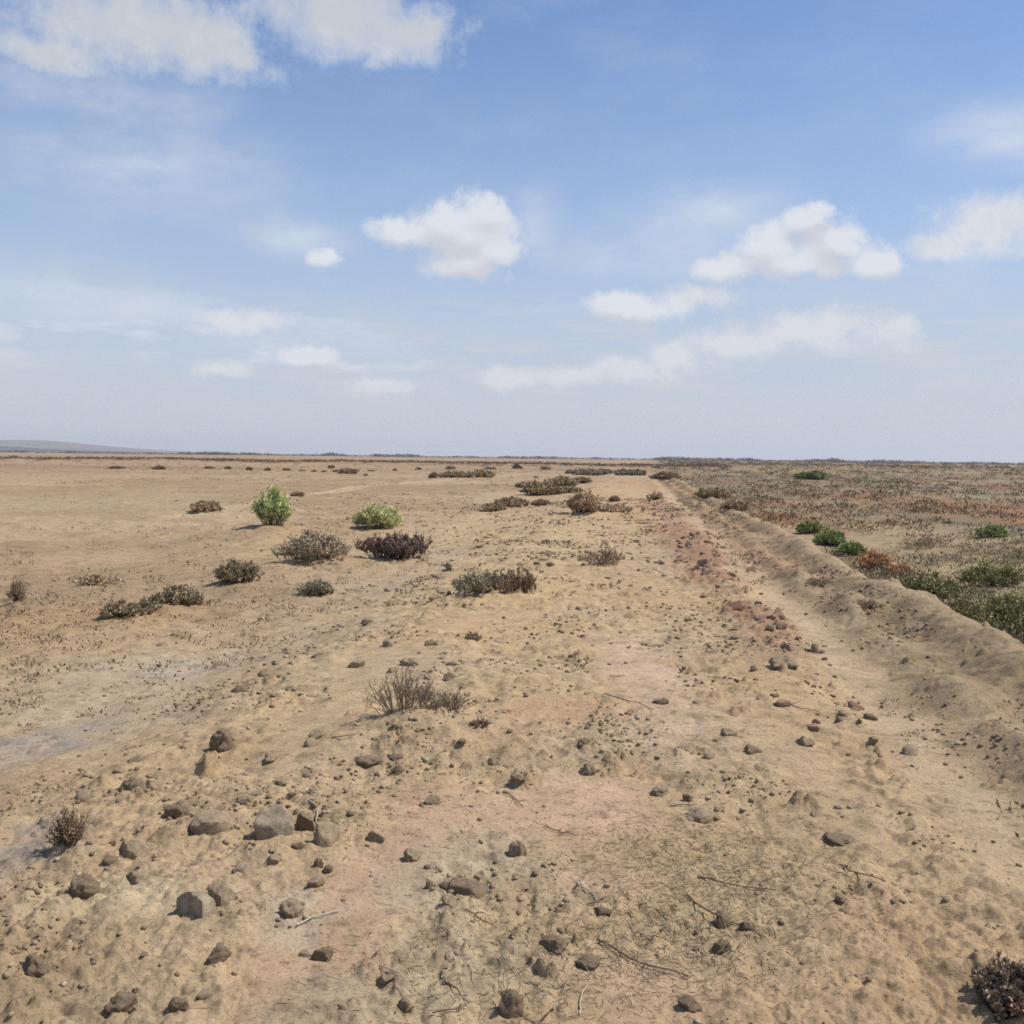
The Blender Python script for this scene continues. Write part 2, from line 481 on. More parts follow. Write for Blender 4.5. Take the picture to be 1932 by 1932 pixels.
# ------------------------------------------------------------------ ground sheet: a polar grid, finer where it is seen from near
def build_ground():
    rs = [0.5]
    while rs[-1] < 9000:
        r = rs[-1]
        k = 0.012 if r < 2.1 else (0.0028 if r < 25 else (0.0040 if r < 70 else (0.010 if r < 400 else 0.03)))
        rs.append(r * (1 + k))
    rs = np.array(rs)
    a = [-40.0]
    while a[-1] < 40: a.append(a[-1] + 0.088)
    while a[-1] < 317: a.append(a[-1] + 3.0)
    an = np.radians(np.array(a))
    nr, na = len(rs), len(an)
    x = (rs[:, None] * np.sin(an)[None, :]).ravel(); y = (rs[:, None] * np.cos(an)[None, :]).ravel()
    x = np.append(x, 0.0); y = np.append(y, 0.0)
    d, sm, cl, heap = detail(x, y)
    z = macro(x, y) + d
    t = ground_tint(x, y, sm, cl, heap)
    i = np.arange(nr - 1)[:, None]; j = np.arange(na)[None, :]; j2 = (j + 1) % na
    f = np.stack(np.broadcast_arrays(i * na + j, (i + 1) * na + j, (i + 1) * na + j2, i * na + j2), -1).reshape(-1, 4)[:, ::-1]
    mat = tint_mat('dry_ground', 45, 0.80, 1.2, ((38, 130, 420), (0.006, 0.005, 0.0025)), specks=((70, 0.57, 0.67, 0.62), (22, 0.58, 0.69, 0.66), (8, 0.56, 0.68, 0.70), (3, 0.55, 0.70, 0.80)))
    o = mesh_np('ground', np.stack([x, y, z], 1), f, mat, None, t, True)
    # inner cap under the photographer
    c = len(x) - 1
    tri = np.stack([np.full(na, c), np.arange(na), (np.arange(na) + 1) % na], 1)
    return tag(o, None, kind='structure')


build_ground()

# ------------------------------------------------------------------ far hill
def build_hills():
    n, m = 160, 24
    D = 5200.0
    xs = np.linspace(-4800, -600, n); ys = np.linspace(-600, 900, m)
    X, Y = np.meshgrid(xs, ys, indexing='ij')
    az = X / D
    prof = 52 * np.exp(-((az + 0.475) / 0.085) ** 2) + 30 * np.exp(-((az + 0.62) / 0.13) ** 2) + 14 * np.exp(-((az + 0.36) / 0.07) ** 2) + 9 * np.exp(-((az + 0.25) / 0.08) ** 2)
    prof = prof * (1 + 0.10 * fbm(X.ravel() / 500, Y.ravel() / 500, 71, 4).reshape(X.shape))
    Z = prof * np.clip(1 - (Y / 900) ** 2, 0, 1) - 4
    i = np.arange(n - 1)[:, None]; j = np.arange(m - 1)[None, :]
    f = np.stack(np.broadcast_arrays(i * m + j, (i + 1) * m + j, (i + 1) * m + j + 1, i * m + j + 1), -1).reshape(-1, 4)
    mat = noise_mat('hill_earth', (0.12, 0.09, 0.075), (0.18, 0.14, 0.11), 0.01)
    o = mesh_np('hills', np.stack([X.ravel(), Y.ravel() + D, Z.ravel()], 1), f, mat, None, None, True)
    tag(o, None, kind='structure')


build_hills()

# ------------------------------------------------------------------ vegetation generator
def tube(pts, r0, r1):
    """3-sided tapering tubes; pts (n,k,3)"""
    n, k, _ = pts.shape
    tan = np.gradient(pts, axis=1)
    tan /= np.linalg.norm(tan, axis=2, keepdims=True) + 1e-9
    ref = np.tile(np.array([0.31, 0.95, 0.05]), (n, k, 1))
    a = np.cross(tan, ref); a /= np.linalg.norm(a, axis=2, keepdims=True) + 1e-9
    b = np.cross(tan, a)
    rad = (r0 + (r1 - r0) * np.linspace(0, 1, k))[None, :, None]
    ring = [pts + rad * (math.cos(q) * a + math.sin(q) * b) for q in (0, 2.094, 4.189)]
    v = np.stack(ring, 2).reshape(-1, 3)
    idx = np.arange(n * k * 3).reshape(n, k, 3)
    f = []
    for s in range(3):
        s2 = (s + 1) % 3
        f.append(np.stack([idx[:, :-1, s], idx[:, :-1, s2], idx[:, 1:, s2], idx[:, 1:, s]], -1).reshape(-1, 4))
    return v, np.concatenate(f)


def leaves(pos, direc, L, W, g):
    n = len(pos)
    direc = direc / (np.linalg.norm(direc, axis=1, keepdims=True) + 1e-9)
    side = np.cross(direc, g.normal(size=(n, 3))); side /= np.linalg.norm(side, axis=1, keepdims=True) + 1e-9
    l = (L * g.uniform(0.6, 1.4, (n, 1))); w = (W * g.uniform(0.6, 1.4, (n, 1)))
    a = pos; b = pos + direc * l * 0.5 + side * w * 0.5; c = pos + direc * l; d = pos + direc * l * 0.5 - side * w * 0.5
    v = np.stack([a, b, c, d], 1).reshape(-1, 3)
    return v, np.arange(n * 4).reshape(n, 4)


def bez(b, c, t_, ts):
    ts = ts[None, :, None]
    return (1 - ts) ** 2 * b[:, None] + 2 * ts * (1 - ts) * c[:, None] + ts ** 2 * t_[:, None]


def shrub_geo(w, h, seed, nst, nbr, nlf, leafL, leafW, upright=0.3, flat=0.93, stem_r=0.004, bush=1.0, spread=0.72, dens_in=0.5):
    g = np.random.default_rng(seed)
    dp = w * 0.8
    ph = g.uniform(0, 6.283, nst); ro = g.uniform(0, 1, nst) ** dens_in
    # uneven crown: radius and height vary by direction
    k1, k2 = g.uniform(0, 6.28, 2)
    lob = 1 + 0.18 * np.sin(2 * ph + k1) + 0.14 * np.sin(3 * ph + k2)
    tip = np.stack([ro * lob * w / 2 * np.cos(ph), ro * lob * dp / 2 * np.sin(ph),
                    h * np.sqrt(np.clip(1 - flat * ro ** 2, 0.03, 1)) * g.uniform(0.6, 1.08, nst) * (1 + 0.15 * np.sin(2 * ph + k2))], 1)
    base = tip * np.array([spread, spread, 0]) * g.uniform(0.5, 1.2, (nst, 1)); base[:, 2] = -0.02
    ctl = base + (tip - base) * np.array([0.35, 0.35, 0.65]) + g.normal(size=(nst, 3)) * 0.05 * h
    ts = np.linspace(0, 1, 6)
    st = bez(base, ctl, tip, ts)
    # branchlets
    si = np.repeat(np.arange(nst), nbr); tt = g.uniform(0.3, 1.0, nst * nbr)
    p0 = ((1 - tt) ** 2)[:, None] * base[si] + (2 * tt * (1 - tt))[:, None] * ctl[si] + (tt ** 2)[:, None] * tip[si]
    dr = g.normal(size=(len(si), 3)); dr[:, 2] = np.abs(dr[:, 2]) * 0.6 + upright * 3
    dr += 0.6 * (tip[si] - base[si]) / (np.linalg.norm(tip[si] - base[si], axis=1, keepdims=True) + 1e-6)
    dr /= np.linalg.norm(dr, axis=1, keepdims=True)
    bl = h * 0.28 * bush * g.uniform(0.4, 1.2, (len(si), 1))
    p1 = p0 + dr * bl
    pm = (p0 + p1) / 2 + g.normal(size=p0.shape) * 0.08 * bl
    br = np.stack([p0, pm, p1], 1)
    v1, f1 = tube(st, stem_r, stem_r * 0.45)
    v2, f2 = tube(br, stem_r * 0.5, stem_r * 0.25)
    sv = np.concatenate([v1, v2]); sf = np.concatenate([f1, f2 + len(v1)])
    li = np.repeat(np.arange(len(si)), nlf); lt = g.uniform(0, 1, (len(li), 1))
    lp = p0[li] + (p1 - p0)[li] * lt
    ld = dr[li] * 0.9 + g.normal(size=(len(li), 3)) * 0.55
    lv, lf = leaves(lp, ld, leafL, leafW, g)
    lv[:, 2] = np.maximum(lv[:, 2], 0.0)
    # one shade per clump of leaves: young tips and old growth differ
    sh = np.repeat(g.uniform(0.7, 1.3, nst)[si], nlf) * g.uniform(0.85, 1.15, len(li))
    return sv, sf, lv, lf, np.repeat(sh, 4)


KINDS = {
    # two leaf colours, stem colour, geometry settings
    'feather': ((0.215, 0.245, 0.100), (0.29, 0.315, 0.145), (0.20, 0.20, 0.10), dict(nst=110, nbr=7, nlf=9, leafL=0.09, leafW=0.012, upright=0.6, flat=0.75, spread=0.65)),
    'lime': ((0.255, 0.265, 0.115), (0.33, 0.33, 0.16), (0.25, 0.23, 0.13), dict(nst=130, nbr=7, nlf=9, leafL=0.07, leafW=0.014, upright=0.4)),
    'green': ((0.135, 0.165, 0.060), (0.19, 0.215, 0.085), (0.15, 0.14, 0.08), dict(nst=110, nbr=6, nlf=8, leafL=0.10, leafW=0.03, upright=0.3)),
    'grey': ((0.150, 0.120, 0.082), (0.22, 0.180, 0.125), (0.34, 0.27, 0.19), dict(nst=170, nbr=8, nlf=10, leafL=0.028, leafW=0.012, stem_r=0.006)),
    'purple': ((0.085, 0.058, 0.046), (0.14, 0.10, 0.082), (0.10, 0.07, 0.055), dict(nst=190, nbr=8, nlf=10, leafL=0.026, leafW=0.012, upright=0.6, flat=0.5, stem_r=0.006)),
    'olive': ((0.150, 0.118, 0.070), (0.215, 0.170, 0.105), (0.17, 0.13, 0.085), dict(nst=130, nbr=7, nlf=9, leafL=0.035, leafW=0.016)),
    'olivegreen': ((0.095, 0.092, 0.040), (0.17, 0.155, 0.07), (0.14, 0.11, 0.07), dict(nst=150, nbr=7, nlf=9, leafL=0.06, leafW=0.025, upright=0.3)),
    'sage': ((0.155, 0.135, 0.090), (0.22, 0.192, 0.13), (0.24, 0.19, 0.13), dict(nst=120, nbr=7, nlf=9, leafL=0.026, leafW=0.010, upright=0.4, stem_r=0.003)),
    'finger': ((0.150, 0.105, 0.068), (0.21, 0.155, 0.10), (0.20, 0.14, 0.09), dict(nst=95, nbr=4, nlf=22, leafL=0.020, leafW=0.010, upright=1.6, bush=1.5, flat=0.6, stem_r=0.005, spread=0.8)),
    'spiky': ((0.175, 0.145, 0.098), (0.25, 0.205, 0.14), (0.24, 0.18, 0.12), dict(nst=58, nbr=5, nlf=10, leafL=0.014, leafW=0.005, upright=0.35, bush=1.0, flat=0.9, stem_r=0.0030, spread=0.5)),
    'dry': ((0.19, 0.135, 0.085), (0.27, 0.20, 0.13), (0.17, 0.115, 0.075), dict(nst=60, nbr=5, nlf=4, leafL=0.016, leafW=0.006, upright=0.5, stem_r=0.003, spread=0.3)),
    'tan': ((0.175, 0.128, 0.080), (0.235, 0.175, 0.112), (0.22, 0.15, 0.09), dict(nst=160, nbr=8, nlf=9, leafL=0.05, leafW=0.012, upright=0.5, flat=0.7)),
    'straw': ((0.22, 0.165, 0.105), (0.28, 0.21, 0.135), (0.27, 0.19, 0.11), dict(nst=120, nbr=6, nlf=7, leafL=0.05, leafW=0.010, upright=0.4)),
    'brown': ((0.140, 0.100, 0.065), (0.21, 0.152, 0.10), (0.13, 0.09, 0.06), dict(nst=110, nbr=7, nlf=8, leafL=0.05, leafW=0.03)),
    'rust': ((0.19, 0.112, 0.058), (0.26, 0.165, 0.085), (0.17, 0.11, 0.06), dict(nst=110, nbr=7, nlf=8, leafL=0.06, leafW=0.025)),
    'dark': ((0.115, 0.092, 0.065), (0.165, 0.132, 0.095), (0.11, 0.09, 0.065), dict(nst=110, nbr=6, nlf=7, leafL=0.14, leafW=0.09)),
}
LEAF_GAIN = 2.0
LEAF = tint_mat('foliage', 14, 0.85, 1.15)
STEM = {}
for k, v in KINDS.items():
    STEM[k] = noise_mat('stem_' + k, tuple(q * 0.85 for q in v[2]), tuple(q * 1.15 for q in v[2]), 20)

NAMES = {'dry': 'dry_weed', 'feather': 'green_shrub', 'lime': 'green_shrub', 'green': 'green_shrub', 'straw': 'dry_shrub', 'tan': 'dry_shrub'}


def make_shrub(x, y, t, w, h, kind, label, seed, group=None):
    c1, c2, cs, ge = KINDS[kind]
    ge = dict(ge)
    h *= 0.74
    k = max(1.0, t / 14.0 * 0.85)                     # leaf clusters, not single leaves, where it stands far off
    if t < 7:
        q_ = 0.5 if t > 4 else 0.3
        ge['leafL'] *= q_; ge['leafW'] *= q_; ge['nlf'] = int(ge['nlf'] / q_)
    if t > 14:
        ge['leafL'] = max(ge['leafL'], 0.0022 * t); ge['leafW'] = max(ge['leafW'], 0.0011 * t)
        ge['stem_r'] = max(ge.get('stem_r', 0.004), 0.00022 * t)
    sv, sf, lv, lf, sh = shrub_geo(w, h, seed, **ge)
    z = float(height(x, y)[0])
    e = empty(NAMES.get(kind, 'shrub'), (x, y, z - 0.01), math.atan2(-x, y) * 1.0)
    tag(e, label, 'weed' if kind == 'dry' else 'shrub', group)
    mesh_np('stems', sv, sf, STEM[kind], e)
    g = np.random.default_rng(seed + 5)
    mixv = np.repeat(g.uniform(0, 1, len(lf)), 4)[:, None]
    tint = (np.array(c1)[None] * (1 - mixv) + np.array(c2)[None] * mixv) * sh[:, None] * LEAF_GAIN * (1.0 if t < 16 or kind in ('feather', 'lime', 'green') else 1.3)
    mesh_np('foliage', lv, lf, LEAF, e, tint)
    return e


for i, s in enumerate(SH):
    make_shrub(s[0], s[1] + s[3] * 0.3, s[2], s[3], s[4], s[5], s[6], 1000 + i * 7)

# ------------------------------------------------------------------ scrub that reads as one mass
def tuft_mass(name, pts, sizes, cols, nq, seed, squash=0.6, lf=0.30):
    g = np.random.default_rng(seed)
    n = len(pts)
    k = n * nq
    idx = np.repeat(np.arange(n), nq)
    d = g.normal(size=(k, 3)); d /= np.linalg.norm(d, axis=1, keepdims=True)
    d[:, 2] = np.abs(d[:, 2])
    rad = g.uniform(0.2, 1, (k, 1)) ** 0.5
    p = pts[idx] + d * rad * sizes[idx][:, None] * np.array([1, 1, squash])
    p[:, 2] -= 0.02 * sizes[idx]
    v, f = leaves(p, d + np.array([0, 0, 0.5]) + 0.4 * g.normal(size=(k, 3)), 1.0, 1.0, g)
    sc = sizes[idx]
    # leaf-sized faces in proportion to the tuft
    v = v.reshape(k, 4, 3)
    v = p[:, None] + (v - p[:, None]) * (sc[:, None, None] * lf)
    ax = v.mean(1, keepdims=True); sd = v[:, [1]] - v[:, [3]]
    v[:, 1] -= 0.26 * sd[:, 0]; v[:, 3] += 0.26 * sd[:, 0]
    v = v.reshape(-1, 3)
    tint = np.repeat(cols[idx] * g.uniform(0.75, 1.25, (k, 1)), 4, axis=0)
    return mesh_np(name, v, f, LEAF, None, tint)


def far_height(x, y):
    return macro(x, y)


# right-hand low plain
g = np.random.default_rng(77)
n = 44000
r = np.exp(math.log(6) + (math.log(900) - math.log(6)) * g.uniform(0, 1, n) ** 1.25); a = np.radians(g.uniform(-2, 48, n))
x = r * np.sin(a); y = r * np.cos(a)
u_, v_ = uv(x, y)
pat = fbm(x / 7, y / 16, 54, 4)
keep = (u_ > 4.0 + 0.015 * v_) & (g.uniform(0, 1, n) < np.clip(0.45 + 0.5 * fbm(x / 5, y / 9, 79, 3), 0.1, 1) * np.where(r > 45, 1, 0.75))
x, y, r, pat = x[keep], y[keep], r[keep], pat[keep]
sz = (0.12 + 0.34 * g.uniform(0, 1, len(x)) ** 2) * (0.8 + r / 130.0)
pal = np.array([[0.15, 0.125, 0.07], [0.20, 0.165, 0.10], [0.24, 0.19, 0.12], [0.20, 0.105, 0.06], [0.105, 0.11, 0.055], [0.14, 0.115, 0.085]])
ci = g.integers(0, 3, len(x))
ci = np.where((pat > 0.3) & (g.uniform(0, 1, len(x)) < 0.75), 3, ci)
ci = np.where((g.uniform(0, 1, len(x)) < 0.08), 4, ci)
ci = np.where((r > 70) & (g.uniform(0, 1, len(x)) < 0.6), np.where(g.uniform(0, 1, len(x)) < 0.4, 4, 5), ci)
near = r < 38
pts = np.stack([x, y, far_height(x, y)], 1)
o = tuft_mass('scrub', pts[near], sz[near] * 1.5, pal[ci[near]] * 1.45, 110, 80, 0.42, 0.13)
tag(o, 'low olive and straw coloured scrub on the near plain beyond the bank', kind='stuff', cat='scrub')
o = tuft_mass('scrub', pts[~near], sz[~near] * 1.15, pal[ci[~near]] * 1.4, 24, 87, 0.5, 0.26)
tag(o, 'rust and olive low scrub covering the far plain beyond the bank', kind='stuff', cat='scrub')

# low dry growth on the left plain and the bank
n = 15000
r = np.exp(g.uniform(math.log(6), math.log(240), n)); a = np.radians(g.uniform(-40, 14, n))
x = r * np.sin(a); y = r * np.cos(a)
nb = 1400
vb = np.exp(g.uniform(math.log(3), math.log(90), nb)); ub = g.choice([1.85, 2.4, 2.45, 3.2], nb) + g.normal(size=nb) * 0.22
x = np.append(x, ub * DY + vb * DX); y = np.append(y, -ub * DX + vb * DY)
u_, v_ = uv(x, y); r = np.hypot(x, y)
pat = fbm(x / 5.0, y / 9.0, 85, 4)
ok_ = ((u_ < -3.2) & (g.uniform(0, 1, len(x)) < np.clip(0.12 + 0.9 * pat, 0.02, 1))) | ((u_ > 1.5) & (u_ < 3.6) & (g.uniform(0, 1, len(x)) < np.clip(0.3 + pat, 0.05, 0.8))) | ((r > 40) & (u_ < 1.0) & (g.uniform(0, 1, len(x)) < np.clip(0.1 + 0.9 * pat, 0.02, 1)))
x, y, r = x[ok_], y[ok_], r[ok_]
cols = np.array([[0.26, 0.19, 0.115], [0.31, 0.235, 0.15], [0.22, 0.16, 0.10], [0.24, 0.195, 0.12]])[g.integers(0, 4, len(x))]
o = tuft_mass('dry_growth', np.stack([x, y, height(x, y)], 1), g.uniform(0.04, 0.13, len(x)) * (0.8 + r / 60.0), cols, 16, 86, 0.5)
tag(o, 'sparse ankle high dry growth over the left plain and the bank', kind='stuff', cat='dry growth')

# brown scrub belt across the left and middle distance
n = 2600
a = np.radians(g.uniform(-34, 12, n)); r = 250 + 45 * fbm(a * 9, a * 0, 81, 3) + g.normal(size=n) * 18
x = r * np.sin(a); y = r * np.cos(a)
cols = np.array([[0.15, 0.095, 0.062], [0.18, 0.12, 0.08], [0.13, 0.095, 0.065]])[g.integers(0, 3, n)]
o = tuft_mass('brown_scrub', np.stack([x, y, far_height(x, y)], 1), g.uniform(0.35, 0.9, n), cols, 20, 82, 0.55)
tag(o, 'thin dark brown belt of scrub crossing the far plain', kind='stuff', cat='scrub')

# trees along the horizon
n = 3200
a = np.radians(g.uniform(-36, 40, n)); r = 1700 + g.normal(size=n) * 200
x = r * np.sin(a); y = r * np.cos(a)
hh = np.clip(3.6 + 2.2 * fbm(a * 40, a * 0 + 4, 83, 3), 2.6, 6.0) * np.where(a > R(-18), 1, 0.7)
cols = np.array([[0.050, 0.044, 0.032], [0.065, 0.056, 0.040], [0.046, 0.048, 0.030]])[g.integers(0, 3, n)]
o = tuft_mass('far_trees', np.stack([x, y, far_height(x, y)], 1), hh, cols, 26, 84, 0.9)
tag(o, 'thin dark line of far trees along the horizon', kind='stuff', cat='trees')

# countable shrubs standing on the far flats
BASES = []
for k in range(4):
    e = empty('shrub', (0, 0, 0)); BASES.append(e)
    kind = ('brown', 'olive', 'dark', 'brown')[k]
    c1, c2, cs, ge = KINDS[kind]
    ge = dict(ge); ge.update(nst=60, nbr=5, nlf=5, leafL=0.16, leafW=0.09, stem_r=0.012)
    sv, sf, lv, lf, sh = shrub_geo(1.0, 0.5, 3000 + k, **ge)
    mesh_np('stems', sv, sf, STEM[kind], e)
    mixv = np.repeat(g.uniform(0, 1, len(lf)), 4)[:, None]
    mesh_np('foliage', lv, lf, LEAF, e, (np.array(c1)[None] * (1 - mixv) + np.array(c2)[None] * mixv) * sh[:, None] * LEAF_GAIN)
FARS = [(540, 888, 14), (570, 889, 10), (592, 890, 12), (612, 890, 10), (635, 890, 12), (505, 888, 16), (470, 887, 18), (430, 885, 14),
        (395, 884, 18), (700, 889, 9), (745, 888, 9), (790, 886, 12), (850, 885, 14), (925, 885, 16), (975, 884, 20), (1030, 886, 16), (300, 886, 18),
        (220, 884, 22), (625, 884, 14), (900, 888, 10), (1010, 901, 12), (1075, 893, 24), (690, 897, 9)]
lab_far = 'small brown shrub dotted on the far flats below the horizon'
for i, (px, py, wp) in enumerate(FARS):
    x, y, t = P(px, py)
    b = BASES[i % 4]
    if i < 4:
        e = b
    else:
        e = b.copy(); COL.objects.link(e)
        for ch in b.children:
            c = ch.copy(); COL.objects.link(c); c.parent = e
    s_ = wp / 1932.0 * t
    e.location = (x, y, float(height(x, y)[0]) - 0.03 * s_); e.scale = (s_ * random.uniform(0.8, 1.9), s_ * random.uniform(0.8, 1.2), s_ * random.uniform(0.45, 0.8)); e.rotation_euler = (0, 0, random.uniform(0, 6.28))
    tag(e, lab_far, 'shrub', 'small shrubs dotted on the far flats')

# ------------------------------------------------------------------ stones and clods
def ico(sub):
    import bmesh
    bm = bmesh.new(); bmesh.ops.create_icosphere(bm, subdivisions=sub, radius=1.0)
    v = np.array([q.co[:] for q in bm.verts]); f = np.array([[q.index for q in p.verts] for p in bm.faces])
    bm.free()
    return v, f


ICO3 = ico(4); ICO1 = ico(1); ICO2 = ico(2)


def n3(v, sc, seed):
    return (fbm(v[:, 0] * sc + 5, v[:, 1] * sc, seed, 3) + fbm(v[:, 1] * sc, v[:, 2] * sc + 9, seed + 3, 3) + fbm(v[:, 2] * sc + 2, v[:, 0] * sc, seed + 6, 3)) / 3


def rock_geo(seed, angular, base=ICO3):
    g = np.random.default_rng(seed)
    v = base[0].copy()
    if angular:
        for k in range(13):
            nn = g.normal(size=3)
            if k == 0: nn = np.array([g.uniform(0.0, 0.6), g.uniform(-0.5, 0.2), 1.0])
            if k == 1: nn = np.array([g.uniform(-0.6, 0.2), -1.0, g.uniform(-0.1, 0.25)])
            nn /= np.linalg.norm(nn)
            dd = g.uniform(0.45, 0.8) if k > 1 else g.uniform(0.42, 0.6)
            q = v @ nn
            v = v - np.clip(q - dd, 0, 9)[:, None] * nn[None] * 0.98
        v = v * (1 + 0.16 * n3(v, 1.6, seed) + 0.10 * n3(v, 4, seed + 20) + 0.05 * n3(v, 11, seed + 40))[:, None]
    else:
        for k in range(5):
            nn = g.normal(size=3); nn /= np.linalg.norm(nn)
            v = v - np.clip(v @ nn - g.uniform(0.5, 0.85), 0, 9)[:, None] * nn[None] * 0.8
        v = v * (1 + 0.42 * n3(v, 1.4, seed) + 0.26 * n3(v, 3.3, seed + 20) + 0.15 * n3(v, 8, seed + 40))[:, None]
    v = v / np.abs(v).max(0)[None] 
    return v, base[1]


M_STONE = noise_mat('pale_stone', (0.18, 0.128, 0.080), (0.42, 0.32, 0.205), 2.2, ((4, 12), (0.006, 0.0025)))
M_GREY = noise_mat('grey_stone', (0.15, 0.108, 0.072), (0.46, 0.37, 0.255), 1.6, ((4, 12), (0.006, 0.0025)))
M_DARK = noise_mat('dark_clod', (0.125, 0.090, 0.058), (0.27, 0.196, 0.126), 3.0, ((4, 12), (0.006, 0.0025)))
M_CLOD = noise_mat('dry_clod', (0.205, 0.150, 0.096), (0.36, 0.27, 0.174), 2.5, ((4, 12), (0.006, 0.0025)))
M_RED = noise_mat('red_clod', (0.235, 0.142, 0.098), (0.35, 0.225, 0.155), 2.5, ((4, 12), (0.006, 0.0025)))
MATS = {'stone': M_STONE, 'grey': M_GREY, 'dark': M_DARK, 'clod': M_CLOD, 'red': M_RED}
